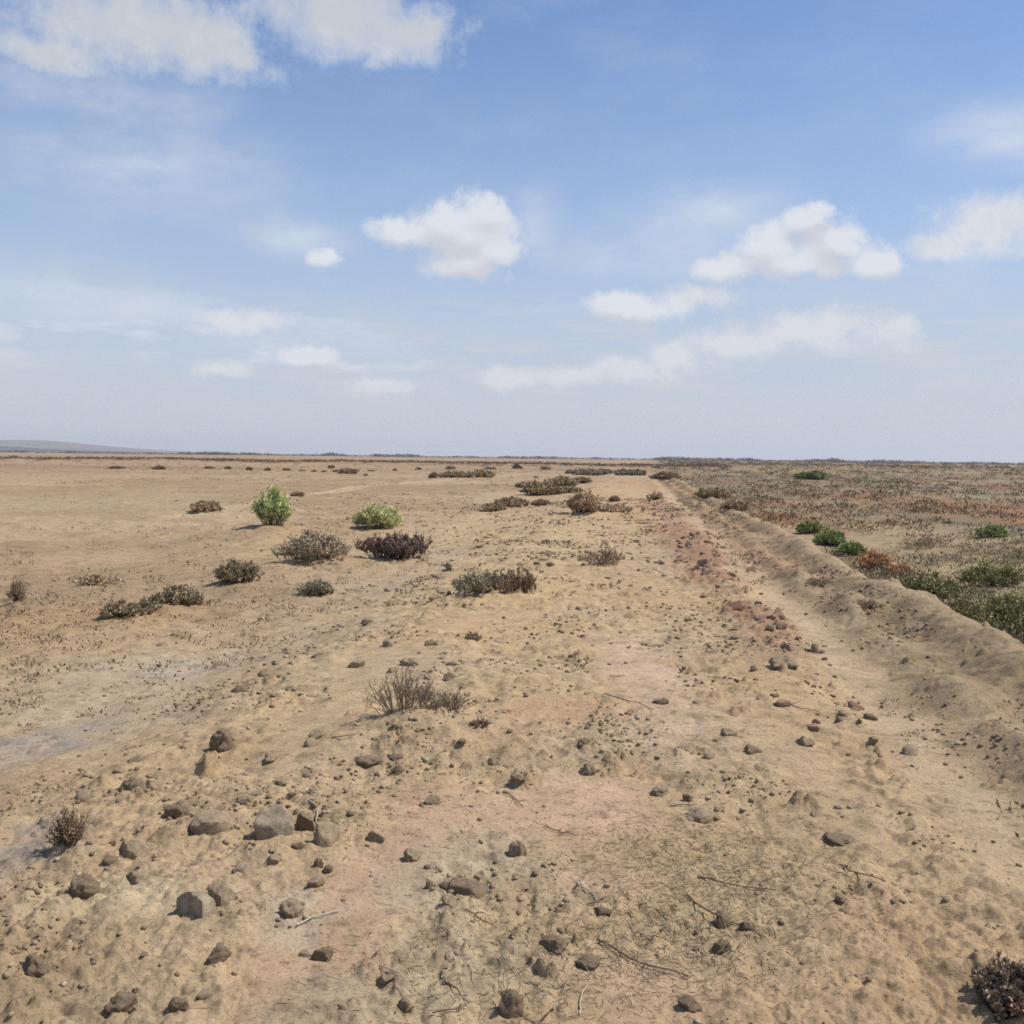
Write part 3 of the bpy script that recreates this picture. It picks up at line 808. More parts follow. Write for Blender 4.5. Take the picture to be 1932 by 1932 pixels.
ROCKS = [  # px, py base, w px, h px, kind, label
    (513, 1590, 82, 72, 'grey', 'grey and whitish stone leftmost of the touching group of three stones'),
    (572, 1568, 52, 58, 'dark', 'dark upright stone at the back of the group of three'),
    (607, 1606, 66, 62, 'stone', 'pale topped stone with dark front at the right of the group of three'),
    (395, 1580, 104, 50, 'stone', 'flat tan slab of stone left of the group of three stones'),
    (330, 1548, 66, 46, 'dark', 'dark clod behind the flat tan slab'),
    (242, 1612, 76, 56, 'stone', 'greyish rounded stone left of and below the flat slab'),
    (246, 1506, 70, 50, 'dark', 'dark brown clod farthest left behind the flat slab'),
    (415, 1418, 52, 52, 'dark', 'dark tilted clod standing alone up the left edge of the track'),
    (370, 1750, 88, 62, 'grey', 'pale grey stone of the touching pair near the lower left'),
    (415, 1722, 60, 52, 'stone', 'tan stone behind the pale grey one near the lower left'),
    (410, 1820, 62, 34, 'dark', 'dark flat clod below the touching pair of stones'),
    (250, 1668, 48, 34, 'clod', 'brown clod under the greyish rounded stone'),
    (882, 1692, 84, 44, 'dark', 'dark long wedge of clod in the middle of the near ground'),
    (840, 1682, 34, 22, 'dark', 'small dark lump touching the left end of the dark wedge'),
    (810, 1680, 26, 20, 'dark', 'smallest dark lump at the far left of the dark wedge'),
    (850, 1722, 46, 26, 'stone', 'small pale topped stone just under the dark wedge'),
    (978, 1614, 40, 42, 'clod', 'round ball shaped clod alone on the grey ground'),
    (776, 1624, 36, 34, 'clod', 'small pointed clod on the edge of the pink mud'),
    (815, 1520, 42, 28, 'clod', 'low domed clod on the pink mud patch'),
    (960, 1908, 58, 62, 'dark', 'dark rugged clod nearest the bottom middle'),
    (762, 1902, 36, 46, 'clod', 'brown clod left of the dark rugged one at the bottom'),
    (62, 1850, 80, 70, 'dark', 'dark clod at the lower left corner'),
    (513, 1640, 42, 24, 'stone', 'small pale flat stone under the group of three'),
    (600, 1638, 20, 24, 'dark', 'upper of two tiny dark stones under the group of three'),
    (617, 1646, 22, 18, 'dark', 'lower of two tiny dark stones under the group of three'),
    (452, 1654, 44, 28, 'grey', 'small whitish stone below the flat slab'),
    (545, 1736, 52, 36, 'clod', 'brown crumbly clod with a pale straw beside it'),
    (712, 1596, 44, 22, 'stone', 'small pale stone right of the group of three'),
    (560, 1608, 26, 16, 'dark', 'small dark chip in front of the grey stone of three'),
    (770, 1258, 44, 24, 'clod', 'brown clod behind the nearest spiky shrub'),
    (848, 1286, 40, 22, 'dark', 'dark angular clod right behind the nearest spiky shrub'),
    (803, 1315, 46, 40, 'clod', 'domed clod at the top of the nearest spiky shrub'),
    (450, 1313, 40, 22, 'dark', 'dark clod on the left edge of the track beyond the alone one'),
    (502, 1282, 40, 26, 'clod', 'rounded clod on the left edge of the track near the grey patch'),
    (540, 1232, 40, 18, 'clod', 'far small clod on the left edge of the track'),
    (1047, 1800, 66, 40, 'dark', 'cracked dark clod in the near ground right of middle'),
    (1112, 1828, 56, 26, 'dark', 'flat dark clod right of the cracked one'),
    (1368, 1750, 44, 34, 'dark', 'dark clod beneath the straw litter'),
    (1365, 1800, 40, 34, 'dark', 'dark clod lowest under the straw litter'),
    (1408, 1762, 36, 34, 'dark', 'dark clod right of the two under the straw litter'),
    (1103, 1416, 30, 22, 'dark', 'small dark clod with a twig above the domed one'),
    (1110, 1464, 44, 32, 'clod', 'domed brown clod near the pale mud patch'),
    (932, 1447, 28, 26, 'clod', 'small round clod left of the pale mud patch'),
    (975, 1486, 36, 20, 'clod', 'low crumbly clod at the edge of the pale mud patch'),
    (692, 1442, 62, 24, 'dark', 'dark flat clod below the nearest spiky shrub'),
    (748, 1432, 34, 14, 'dark', 'upper of two small dark clods below the nearest shrub'),
    (750, 1456, 30, 22, 'dark', 'lower of two small dark clods below the nearest shrub'),
    (577, 1468, 26, 18, 'clod', 'small clod on the smooth sand left of the dark flat one'),
    (1030, 1026, 26, 15, 'dark', 'far dark stone upper of a pair in the middle distance'),
    (1036, 1046, 34, 12, 'dark', 'far dark stone lower of a pair in the middle distance'),
    (1013, 1068, 16, 10, 'dark', 'left of two little dark stones in the middle distance'),
    (1038, 1072, 20, 14, 'dark', 'right of two little dark stones in the middle distance'),
    (693, 1180, 30, 12, 'dark', 'dark flat stone alone on the sand beyond the pinkish ground'),
    (1325, 1552, 76, 32, 'clod', 'wide low lump of cracked mud right of the mud patch'),
    (1246, 1504, 46, 24, 'clod', 'crumbled lump of mud behind the wide low one'),
    (1298, 1512, 22, 18, 'dark', 'small dark clod right of the crumbled lump'),
    (1303, 1910, 50, 30, 'dark', 'dark clod at the bottom right of middle'),
    (1248, 1328, 38, 16, 'dark', 'dark flat clod beyond the mud patch'),
    (1375, 1392, 42, 20, 'clod', 'clod beside the bare strip right of the track'),
    (1485, 1262, 70, 34, 'clod', 'largest clod of the ridge along the right of the track'),
    (1480, 1335, 46, 16, 'dark', 'dark slab of clod below the largest ridge clod'),
    (1590, 1590, 80, 24, 'dark', 'long dark stone at the foot of the right bank'),
    (606, 1815, 44, 30, 'dark', 'dark crumbly clod with twigs on the lower pink mud'),
    (575, 1808, 28, 14, 'grey', 'white chip beside the crumbly clod on lower pink mud'),
    (832, 1092, 30, 16, 'grey', 'pale bluish grey stone between the shrubs'),
    (148, 1690, 70, 46, 'dark', 'dark clod left of the pale sandy streak'),
    (220, 1900, 90, 60, 'dark', 'large dark clod on the bottom edge near the lower left'),
    (330, 1905, 70, 40, 'dark', 'brown dark clod right of the large one on the bottom edge'),
]
for i, (px, py, wp, hp, kind, label) in enumerate(ROCKS):
    x, y, t = P(px, py)
    v, f = rock_geo(5000 + i * 11, kind in ('stone', 'grey') or i in (1, 12))
    q_ = 0.62 if (px < 340 and py > 1800) else (0.85 if px < 350 or px > 1450 else 0.95)
    w = wp / 1932.0 * t * 0.5 * q_; h = hp / 1932.0 * t * q_
    o = mesh_np('stone' if kind in ('stone', 'grey') else 'clod', v, f, MATS[kind], None, None, True)
    o.scale = (w * 0.95, w * random.uniform(0.75, 1.0), h * 0.64)
    o.rotation_euler = (random.uniform(-0.15, 0.15), random.uniform(-0.15, 0.15), random.uniform(-0.4, 0.4))
    yy = y + w * 0.6
    o.location = (x, yy, float(height(x, yy)[0]) + h * 0.06)
    tag(o, label, 'stone' if kind in ('stone', 'grey') else 'clod')

# scattered loose clods (copies of a dozen shapes)
LIB = {}
for kind in ('clod', 'dark', 'red', 'stone'):
    LIB[kind] = []
    for k in range(5):
        v, f = rock_geo(7000 + k * 31 + len(kind), kind in ('stone', 'red') or k % 2 == 0, ico(3))
        LIB[kind].append((v, f))
MESHES = {}
n_done = {'mid': 0, 'left': 0, 'ridge': 0, 'heap': 0}
quota = {'mid': 60, 'left': 48, 'ridge': 75, 'heap': 34}
GL = {'mid': ('small loose clod of dry mud strewn on the middle of the track', 'loose clods on the middle of the track'),
      'left': ('loose clod of brown earth in the rubble along the left edge of the track', 'clods along the left edge of the track'),
      'ridge': ('loose clod in the crumbly ridge between the track and the right bank', 'clods in the ridge on the right of the track'),
      'heap': ('reddish clod in the heaps of red earth right of the track', 'red clods in the heaps')}
g = np.random.default_rng(99)
guard = 0
while any(n_done[k] < quota[k] for k in quota) and guard < 20000:
    guard += 1
    zone = ('mid', 'left', 'ridge', 'heap')[guard % 4]
    if n_done[zone] >= quota[zone]: continue
    if zone == 'heap':
        e = REDHEAP[int(g.integers(0, len(REDHEAP)))]
        x = e[0] + g.normal() * e[2] * 0.55; y = e[1] + g.normal() * e[3] * 0.5
        size = g.uniform(0.04, 0.11); kind = 'red'
    else:
        vv = math.exp(g.uniform(math.log(5.5 if zone == 'ridge' else 2.7), math.log(20 if zone == 'ridge' else 16)))
        if zone == 'mid': uu = g.uniform(-1.7, 0.9); size = 0.012 + 0.030 * g.uniform() ** 2.5; kind = ('clod', 'dark', 'clod', 'stone')[int(g.integers(0, 4))]
        elif zone == 'left': uu = -2.1 + g.normal() * 0.4; size = 0.018 + 0.055 * g.uniform() ** 2; kind = ('clod', 'dark', 'clod', 'stone')[int(g.integers(0, 4))]
        else: uu = 1.15 + g.normal() * 0.22; size = 0.016 + 0.040 * g.uniform() ** 2; kind = ('clod', 'dark', 'red' if 6 < vv < 14 else 'clod')[int(g.integers(0, 3))]
        size *= (0.75 + vv / 16.0)
        x = uu * DY + vv * DX; y = -uu * DX + vv * DY
        if abs(math.atan2(x, y)) > R(30): continue
        sm = detail(np.array([x]), np.array([y]))[1][0]
        if sm > 0.4 and zone == 'mid': continue
    q = int(g.integers(0, 5))
    if (kind, q) not in MESHES:
        o = mesh_np('stone' if kind == 'stone' else 'clod', *LIB[kind][q], MATS[kind], None, None, True)
        MESHES[(kind, q)] = o
    else:
        o = MESHES[(kind, q)].copy(); COL.objects.link(o)
        for key in list(o.keys()): del o[key]
    o.scale = (size, size * g.uniform(0.6, 1.0), size * g.uniform(0.5, 0.85))
    o.rotation_euler = (g.uniform(-0.4, 0.4), g.uniform(-0.4, 0.4), g.uniform(0, 6.28))
    o.location = (x, y, float(height(x, y)[0]) + o.scale[2] * 0.15)
    tag(o, GL[zone][0], 'clod', GL[zone][1])
    n_done[zone] += 1

# crumbs: gravel-size, uncountable
def crumbs():
    g = np.random.default_rng(123)
    n = 120000
    v_ = np.exp(g.uniform(math.log(2.2), math.log(40), n)); u_ = g.uniform(-3.2, 2.6, n) - np.where(g.uniform(0, 1, n) < 0.35, 1, 0) * g.uniform(0, 0.35, n) * v_
    x = u_ * DY + v_ * DX; y = -u_ * DX + v_ * DY
    dens = np.clip(0.02 + 0.8 * fbm(x / 0.6, y / 0.6, 124, 4), 0.015, 1)
    _, sm, _, _ = detail(x, y)
    k = (g.uniform(0, 1, n) < dens * (1 - 0.9 * sm)) & (np.abs(np.arctan2(x, y)) < R(31))
    x, y, v_ = x[k], y[k], v_[k]
    n = len(x)
    s = (0.003 + 0.012 * g.uniform(0, 1, n) ** 3.5) * (0.7 + v_ / 9)
    z = height(x, y)
    bv, bf = ICO1
    m = len(bv)
    dv = bv[None] * g.uniform(0.6, 1.25, (n, m, 1)) * np.stack([s, s * g.uniform(0.6, 1.3, n), s * g.uniform(0.4, 0.9, n)], 1)[:, None, :]
    an = g.uniform(0, 6.28, n); ca, sa = np.cos(an)[:, None], np.sin(an)[:, None]
    vx = dv[:, :, 0] * ca - dv[:, :, 1] * sa; vy = dv[:, :, 0] * sa + dv[:, :, 1] * ca
    V = np.stack([vx + x[:, None], vy + y[:, None], dv[:, :, 2] + (z + s * 0.25)[:, None]], -1).reshape(-1, 3)
    F = (bf[None] + (np.arange(n) * m)[:, None, None]).reshape(-1, 3)
    pal = np.array([[0.31, 0.23, 0.145], [0.26, 0.185, 0.115], [0.19, 0.135, 0.085], [0.40, 0.32, 0.22]])
    c = np.repeat(pal[g.choice(4, n, p=[0.4, 0.33, 0.2, 0.07])], m, axis=0)
    o = mesh_np('gravel', V, F, tint_mat('crumbs', 60, 0.85, 1.15), None, c)
    tag(o, 'fine crumbs of dry earth strewn over the track', 'gravel', kind='stuff')


crumbs()

# ------------------------------------------------------------------ twigs and straw
M_TWIG = noise_mat('twig_bark', (0.11, 0.075, 0.05), (0.19, 0.135, 0.09), 40)
M_PALE = noise_mat('bleached_twig', (0.42, 0.35, 0.25), (0.58, 0.50, 0.38), 40)


def twig_geo(L, rad, seed, forks=1, bend=0.05):
    g = np.random.default_rng(seed)
    k = 8
    t = np.linspace(-0.5, 0.5, k)
    pts = np.stack([t * L, bend * L * (np.sin(t * g.uniform(3, 7) + g.uniform(0, 6)) ), rad * 1.2 + 0.02 * L * np.abs(np.sin(t * 5 + g.uniform(0, 6)))], 1)
    pts += g.normal(size=pts.shape) * 0.008 * L
    pts[:, 2] = np.maximum(pts[:, 2], rad * 0.6)
    V, F = tube(pts[None], rad, rad * 0.55)
    V = [V]; F = [F]; off = len(V[0])
    for q in range(forks):
        i = int(g.integers(2, k - 2)); s = g.choice([-1, 1])
        e = pts[i] + np.array([g.uniform(0.08, 0.25) * L, s * g.uniform(0.08, 0.2) * L, g.uniform(0.0, 0.10) * L])
        b = np.stack([pts[i], (pts[i] + e) / 2 + np.array([0, s * 0.02 * L, 0.01 * L]), e])
        v2, f2 = tube(b[None], rad * 0.6, rad * 0.3)
        V.append(v2); F.append(f2 + off); off += len(v2)
    return np.concatenate(V), np.concatenate(F)


TWIGS = [  # px, py, length px, angle in the picture, pale?, label
    (1057, 1571, 56, -16, 0, 'short straight dark twig right of the round ball clod'),
    (1205, 1815, 150, -20, 0, 'long thin dark stick in the near ground right of middle'),
    (862, 1868, 56, -30, 0, 'thick dark wedge of stick left of the rugged bottom clod'),
    (735, 1842, 44, -20, 1, 'pale straight stick left of the thick dark one'),
    (600, 1738, 70, 22, 1, 'pale curved straw beside the brown crumbly clod'),
    (1110, 1690, 40, -45, 1, 'pale bent stick above the cracked dark clod'),
    (1130, 1705, 40, 5, 0, 'thin dark twig at the foot of the pale bent stick'),
    (970, 1510, 42, -30, 0, 'dark knobbed twig left of the pale mud patch'),
    (1190, 1330, 80, -22, 0, 'long dark forked twig beyond the pale mud patch'),
    (1165, 1275, 30, -5, 0, 'short dark chip of wood beside the far mud patch'),
    (880, 1468, 26, 50, 1, 'small white curved straw left of the round clod'),
    (600, 1555, 90, -40, 1, 'long pale stalk lying behind the group of three stones'),
    (850, 1905, 60, 15, 0, 'thin curved dark twig near the bottom edge'),
    (1390, 1675, 130, -6, 0, 'long thin stem lying across the straw litter'),
    (1360, 1740, 120, -35, 0, 'dark bowed stem under the straw litter'),
    (905, 1740, 60, -12, 0, 'thin brown twig below the dark wedge clod'),
    (1290, 1520, 50, 8, 0, 'thin twig by the wide low lump of mud'),
    (650, 1399, 44, 3, 0, 'flat dark twig left of the nearest spiky shrub'),
    (830, 1772, 30, 2, 0, 'short dark stick above the pale grey ground'),
    (850, 1830, 40, 28, 1, 'short pale straw in the middle of the near ground'),
    (1025, 1925, 50, 60, 0, 'curled dark twig at the bottom edge right of the rugged clod'),
    (1100, 1890, 50, 60, 1, 'upright pale grass stalk near the bottom edge'),
    (1225, 1362, 22, 60, 1, 'tiny white straw beyond the mud patch'),
    (1510, 1335, 46, -20, 0, 'dark stick on the bare strip right of the track'),
    (1625, 1655, 60, -30, 0, 'dark stick on the lower right slope'),
]
for i, (px, py, lp, an, pale, label) in enumerate(TWIGS):
    x, y, t = P(px, py)
    fore = CAM_H / t                       # foreshortening of the ground there
    dx = math.cos(R(an)); dy = math.sin(R(an)) / max(fore, 0.15)
    L = lp / 1932.0 * t * math.hypot(dx, dy)
    L = min(L, 0.6)
    v, f = twig_geo(L, min(0.0040, 0.0022 + 0.008 * L), 6000 + i, 0 if pale else 1 + i % 2)
    o = mesh_np('straw' if pale else 'twig', v, f, M_PALE if pale else M_TWIG, None, None, True)
    rz = math.atan2(dy, dx)
    ex, ey = math.cos(rz) * L * 0.45, math.sin(rz) * L * 0.45
    za = float(height(x - ex, y - ey)[0]); zb = float(height(x + ex, y + ey)[0]); zc = float(height(x, y)[0])
    pit = math.atan2(zb - za, 0.9 * L)
    o.rotation_euler = (0, -pit, rz)
    o.location = (x, y, max(zc, (za + zb) / 2) + 0.002)
    tag(o, label, 'straw' if pale else 'twig')


def litter(name, centres, n, seed, pal, label):
    g = np.random.default_rng(seed)
    X = []; Y = []
    for (px, py, rx, ry, w) in centres:
        e = ell(px, py, rx, ry); m = int(n * w)
        X.append(e[0] + g.normal(size=m) * e[2] * 0.55); Y.append(e[1] + g.normal(size=m) * e[3] * 0.55)
    x = np.concatenate(X); y = np.concatenate(Y); n = len(x)
    L = 0.012 + 0.05 * g.uniform(0, 1, n) ** 2.2; an = g.uniform(0, 6.283, n)
    k = 4
    t = np.linspace(-0.5, 0.5, k)[None, :]
    cv = g.normal(size=(n, 1)) * 0.5
    lx = t * L[:, None]; ly = cv * L[:, None] * (t ** 2 - 0.1)
    px_ = x[:, None] + lx * np.cos(an)[:, None] - ly * np.sin(an)[:, None]
    py_ = y[:, None] + lx * np.sin(an)[:, None] + ly * np.cos(an)[:, None]
    z = height(px_.ravel(), py_.ravel()).reshape(n, k)
    lift = np.where(g.uniform(0, 1, (n, 1)) < 0.25, g.uniform(0.2, 0.9, (n, 1)), g.uniform(0, 0.08, (n, 1)))
    z = z + 0.002 + lift * (t + 0.5) * L[:, None]
    V, F = tube(np.stack([px_, py_, z], -1), 0.0013, 0.0007)
    c = np.array(pal)[g.integers(0, len(pal), n)]
    o = mesh_np(name, V, F, tint_mat(name + '_fibre', 50, 0.85, 1.15), None, np.repeat(c, k * 3, axis=0))
    tag(o, label, 'litter', kind='stuff')


litter('straw_litter', [(1330, 1650, 190, 90, 0.42), (1250, 1780, 150, 70, 0.16), (1000, 1830, 250, 90, 0.16), (1200, 1400, 260, 90, 0.12), (640, 1540, 120, 60, 0.06), (900, 1500, 300, 160, 0.08)],
       5200, 140, [(0.22, 0.155, 0.095), (0.33, 0.25, 0.155), (0.42, 0.33, 0.21), (0.55, 0.46, 0.31)], 'fine dry straw and stalk litter matted on the track')

# ------------------------------------------------------------------ air
def haze():
    Lx = 9500.0
    zlo, zhi = -12.0, 100.0
    v = np.array([[sx * Lx, sy * Lx, z] for z in (zlo, zhi) for sx, sy in ((-1, -1), (1, -1), (1, 1), (-1, 1))])
    f = np.array([[3, 2, 1, 0], [4, 5, 6, 7], [0, 1, 5, 4], [1, 2, 6, 5], [2, 3, 7, 6], [3, 0, 4, 7]])
    m = bpy.data.materials.new('air'); m.use_nodes = True
    nt = m.node_tree
    for nd in list(nt.nodes):
        if nd.type != 'OUTPUT_MATERIAL': nt.nodes.remove(nd)
    pv = nt.nodes.new('ShaderNodeVolumePrincipled')
    pv.inputs['Color'].default_value = (0.74, 0.80, 0.90, 1)
    pv.inputs['Density'].default_value = 0.00016
    pv.inputs['Anisotropy'].default_value = 0.2
    nt.links.new(pv.outputs['Volume'], nt.nodes['Material Output'].inputs['Volume'])
    o = mesh_np('haze', v, f, m)
    tag(o, None, kind='stuff')


HAZE = True
if HAZE: haze()

# ------------------------------------------------------------------ sun and sky
SUN_EL = R(57); SUN_AZ = R(84)          # azimuth to the right of the view direction
sd = Vector((math.sin(SUN_AZ) * math.cos(SUN_EL), math.cos(SUN_AZ) * math.cos(SUN_EL), math.sin(SUN_EL)))
sun = bpy.data.lights.new('sun', 'SUN'); sun.energy = 4.2; sun.angle = R(1.0); sun.color = (1.0, 0.95, 0.87)
so = bpy.data.objects.new('sun', sun); COL.objects.link(so)
so.rotation_euler = (-sd).to_track_quat('-Z', 'Y').to_euler()

W = bpy.data.worlds.new('World'); S.world = W; W.use_nodes = True
nt = W.node_tree; N = nt.nodes; LK = nt.links
bg = N['Background']; bg.inputs['Strength'].default_value = 0.108
sky = N.new('ShaderNodeTexSky'); sky.sky_type = 'NISHITA'; sky.sun_disc = False
sky.sun_elevation = SUN_EL; sky.sun_rotation = SUN_AZ
sky.air_density = 1.0; sky.dust_density = 0.3; sky.ozone_density = 2.8; sky.altitude = 0


def math_n(op, a, b=None, c=None, clamp=False):
    n_ = N.new('ShaderNodeMath'); n_.operation = op; n_.use_clamp = clamp
    for i, q in enumerate((a, b, c)):
        if q is None: continue
        if isinstance(q, (int, float)): n_.inputs[i].default_value = q
        else: LK.new(q, n_.inputs[i])
    return n_.outputs[0]


def mix_n(fac, a, b):
    n_ = N.new('ShaderNodeMix'); n_.data_type = 'RGBA'
    for s_, q in ((n_.inputs[0], fac), (n_.inputs[6], a), (n_.inputs[7], b)):
        if isinstance(q, (tuple, list)): s_.default_value = (*q, 1)
        elif isinstance(q, (int, float)): s_.default_value = q
        else: LK.new(q, s_)
    return n_.outputs[2]


tc = N.new('ShaderNodeTexCoord')
sep = N.new('ShaderNodeSeparateXYZ'); LK.new(tc.outputs['Generated'], sep.inputs[0])
az = math_n('ARCTAN2', sep.outputs['X'], sep.outputs['Y'])
el = math_n('ARCSINE', sep.outputs['Z'])
cmb = N.new('ShaderNodeCombineXYZ'); LK.new(az, cmb.inputs[0]); LK.new(el, cmb.inputs[1])
# warp, so that the clouds get ragged outlines
nz = N.new('ShaderNodeTexNoise'); nz.inputs['Scale'].default_value = 13; nz.inputs['Detail'].default_value = 7; nz.inputs['Roughness'].default_value = 0.58
LK.new(cmb.outputs[0], nz.inputs['Vector'])
vs = N.new('ShaderNodeVectorMath'); vs.operation = 'SUBTRACT'; LK.new(nz.outputs['Color'], vs.inputs[0]); vs.inputs[1].default_value = (0.5, 0.5, 0.5)
vm = N.new('ShaderNodeVectorMath'); vm.operation = 'MULTIPLY_ADD'; LK.new(vs.outputs[0], vm.inputs[0]); vm.inputs[1].default_value = (0.055, 0.032, 0); LK.new(cmb.outputs[0], vm.inputs[2])
pw = vm.outputs[0]


def sky_dir(px, py):
    d = RM @ np.array([px / 1932.0 - 0.5, 0.5 - py / 1932.0, -1.0]); d /= np.linalg.norm(d)
    return math.atan2(d[0], d[1]), math.asin(d[2])


def lobe(px, py, rx, ry):
    a0, e0 = sky_dir(px, py)
    a1, _ = sky_dir(px + rx, py); _, e1 = sky_dir(px, py - ry)
    sa, se = 1 / abs(a1 - a0), 1 / abs(e1 - e0)
    n_ = N.new('ShaderNodeVectorMath'); n_.operation = 'MULTIPLY_ADD'
    LK.new(pw, n_.inputs[0]); n_.inputs[1].default_value = (sa, se, 0); n_.inputs[2].default_value = (-a0 * sa, -e0 * se, 0)
    l_ = N.new('ShaderNodeVectorMath'); l_.operation = 'LENGTH'; LK.new(n_.outputs[0], l_.inputs[0])
    return l_.outputs['Value']


def cloud_field(lobes):
    acc = None
    for q in lobes:
        d_ = lobe(*q)
        acc = d_ if acc is None else math_n('SMOOTH_MIN', acc, d_, 0.45)
    return acc                                   # <1 inside


def ramp(v, a, b, lo, hi):
    n_ = N.new('ShaderNodeMapRange'); n_.interpolation_type = 'SMOOTHSTEP'
    LK.new(v, n_.inputs['Value'])
    for k_, q in (('From Min', a), ('From Max', b), ('To Min', lo), ('To Max', hi)): n_.inputs[k_].default_value = q
    return n_.outputs['Result']


CRISP = [(893, 440, 98, 90), (915, 392, 60, 50), (850, 420, 85, 62), (770, 437, 88, 40), (880, 500, 88, 36), (930, 480, 72, 52),
         (1450, 472, 122, 64), (1520, 415, 62, 40), (1550, 395, 38, 28), (1570, 455, 85, 45), (1640, 490, 84, 36), (1380, 510, 104, 38), (1490, 502, 155, 40),
         (1200, 578, 118, 42), (1160, 572, 80, 28), (583, 676, 82, 26), (612, 478, 42, 28)]
SOFT = [(260, 50, 240, 85), (390, 85, 105, 62), (455, 115, 42, 34), (90, 100, 140, 38), (640, 30, 155, 80), (770, 60, 110, 54),
        (1620, 610, 130, 50), (1500, 635, 130, 42), (1390, 655, 130, 38), (1270, 668, 66, 34), (1190, 700, 110, 30), (1080, 712, 100, 24),
        (960, 718, 80, 24), (740, 728, 100, 20), (420, 695, 70, 18), (1890, 425, 140, 68), (1790, 462, 100, 28), (450, 603, 110, 26), (1300, 560, 90, 30)]
FAINT = [(250, 300, 280, 130), (555, 445, 130, 42), (100, 540, 270, 90), (300, 580, 220, 45), (1200, 470, 180, 60), (1650, 545, 280, 55),
         (1850, 720, 280, 110), (950, 770, 650, 45), (1400, 770, 320, 40), (150, 730, 320, 80), (700, 640, 320, 70), (1010, 430, 60, 70),
         (200, 180, 280, 70), (1890, 260, 180, 70), (1330, 400, 200, 60)]
nz2 = N.new('ShaderNodeTexNoise'); nz2.inputs['Scale'].default_value = 26; nz2.inputs['Detail'].default_value = 8; nz2.inputs['Roughness'].default_value = 0.62
LK.new(cmb.outputs[0], nz2.inputs['Vector'])
nz4 = N.new('ShaderNodeTexNoise'); nz4.inputs['Scale'].default_value = 75; nz4.inputs['Detail'].default_value = 6; nz4.inputs['Roughness'].default_value = 0.65
LK.new(cmb.outputs[0], nz4.inputs['Vector'])
ragged = math_n('MULTIPLY_ADD', math_n('SUBTRACT', nz4.outputs['Fac'], 0.5), 0.35, math_n('SUBTRACT', nz2.outputs['Fac'], 0.5))
nz3 = N.new('ShaderNodeTexNoise'); nz3.inputs['Scale'].default_value = 7; nz3.inputs['Detail'].default_value = 6; nz3.inputs['Roughness'].default_value = 0.6
st_ = N.new('ShaderNodeVectorMath'); st_.operation = 'MULTIPLY'; LK.new(cmb.outputs[0], st_.inputs[0]); st_.inputs[1].default_value = (1, 2.2, 1)
LK.new(st_.outputs[0], nz3.inputs['Vector'])
dC = cloud_field(CRISP); dS = cloud_field(SOFT)
# the same field a little way towards the sun: the side that faces it is lit, the base is greyer
keep_pw = pw
sh_ = N.new('ShaderNodeVectorMath'); sh_.operation = 'ADD'; LK.new(keep_pw, sh_.inputs[0]); sh_.inputs[1].default_value = (0.004, 0.018, 0)
pw = sh_.outputs[0]
dC2 = cloud_field(CRISP)
pw = keep_pw
fc = ramp(math_n('MULTIPLY_ADD', ragged, 1.9, dC), 0.36, 1.10, 0.96, 0.0)
fs = ramp(math_n('MULTIPLY_ADD', ragged, 1.9, dS), 0.28, 1.36, 0.92, 0.0)
ff = math_n('MULTIPLY', ramp(cloud_field(FAINT), 0.0, 1.4, 0.62, 0.0), ramp(nz3.outputs['Fac'], 0.33, 0.66, 0.22, 1.0))
st5 = N.new('ShaderNodeVectorMath'); st5.operation = 'MULTIPLY'; LK.new(cmb.outputs[0], st5.inputs[0]); st5.inputs[1].default_value = (1, 5.0, 1)
nz5 = N.new('ShaderNodeTexNoise'); nz5.inputs['Scale'].default_value = 9; nz5.inputs['Detail'].default_value = 7; nz5.inputs['Roughness'].default_value = 0.6
LK.new(st5.outputs[0], nz5.inputs['Vector'])
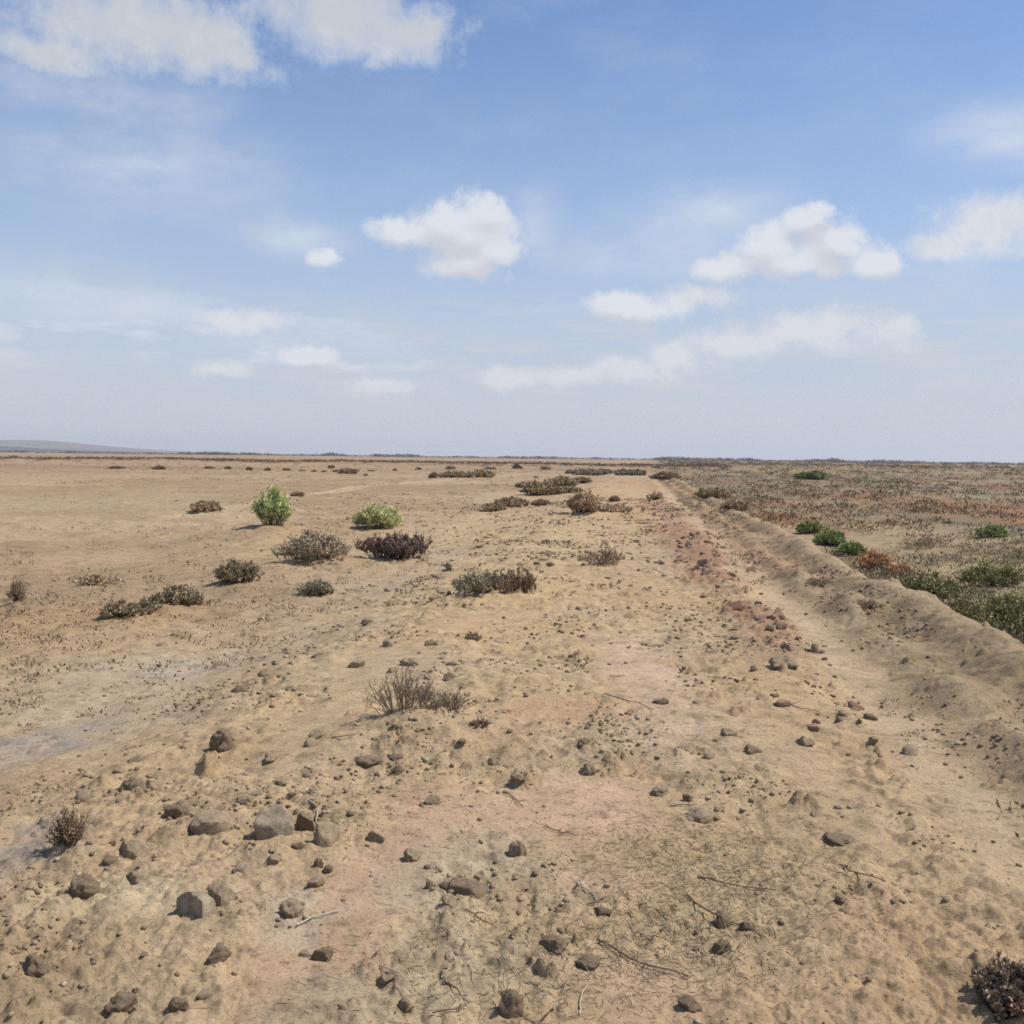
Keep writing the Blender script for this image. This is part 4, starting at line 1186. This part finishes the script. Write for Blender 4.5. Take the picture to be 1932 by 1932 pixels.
band = math_n('MULTIPLY', ramp(el, R(0.8), R(3.0), 0.0, 1.0), ramp(el, R(5.5), R(10.0), 1.0, 0.0))
ff = math_n('MAXIMUM', ff, math_n('MULTIPLY', ramp(nz5.outputs['Fac'], 0.43, 0.64, 0.0, 0.8), band))
tot = math_n('MAXIMUM', math_n('MAXIMUM', fc, fs), ff)

# airlight: the clear sky pales towards the horizon
pale = ramp(el, R(-2), R(25), 0.97, 0.0)
veil = ramp(nz3.outputs['Fac'], 0.40, 0.75, 0.04, 0.24)       # thin high veil
c_hz = mix_n(ramp(el, R(0), R(14), 0.0, 1.0), (4.6, 4.95, 5.55), (3.95, 4.75, 6.15))
blue = N.new('ShaderNodeVectorMath'); blue.operation = 'MULTIPLY'; LK.new(sky.outputs['Color'], blue.inputs[0]); blue.inputs[1].default_value = (0.90, 1.0, 1.13)
base = mix_n(math_n('ADD', pale, math_n('MULTIPLY', veil, math_n('SUBTRACT', 1.0, pale))), blue.outputs[0], c_hz)
lit = ramp(math_n('ADD', math_n('SUBTRACT', dC2, dC), math_n('MULTIPLY', ragged, 0.35)), -0.40, 0.42, 0.0, 1.0)
body = mix_n(lit, (5.05, 5.25, 5.75), (6.2, 6.45, 6.95))
thick = math_n('MULTIPLY', fs, math_n('SUBTRACT', 1.0, fc))
body = mix_n(thick, body, mix_n(ramp(math_n('MULTIPLY_ADD', ragged, 0.5, el), R(7), R(22), 0.0, 1.0), (6.05, 6.2, 6.6), (4.75, 4.95, 5.3)))
col = mix_n(tot, base, body)
LK.new(col, bg.inputs['Color'])
W.cycles.sampling_method = 'MANUAL'; W.cycles.sample_map_resolution = 512

# ------------------------------------------------------------------ render settings
S.view_settings.view_transform = 'Standard'; S.view_settings.look = 'None'
S.view_settings.exposure = 0.17; S.view_settings.gamma = 1.0
S.render.engine = 'CYCLES'
S.cycles.use_denoising = False
S.cycles.max_bounces = 5; S.cycles.diffuse_bounces = 2; S.cycles.volume_bounces = 1; S.cycles.transparent_max_bounces = 4
S.cycles.filter_width = 1.75
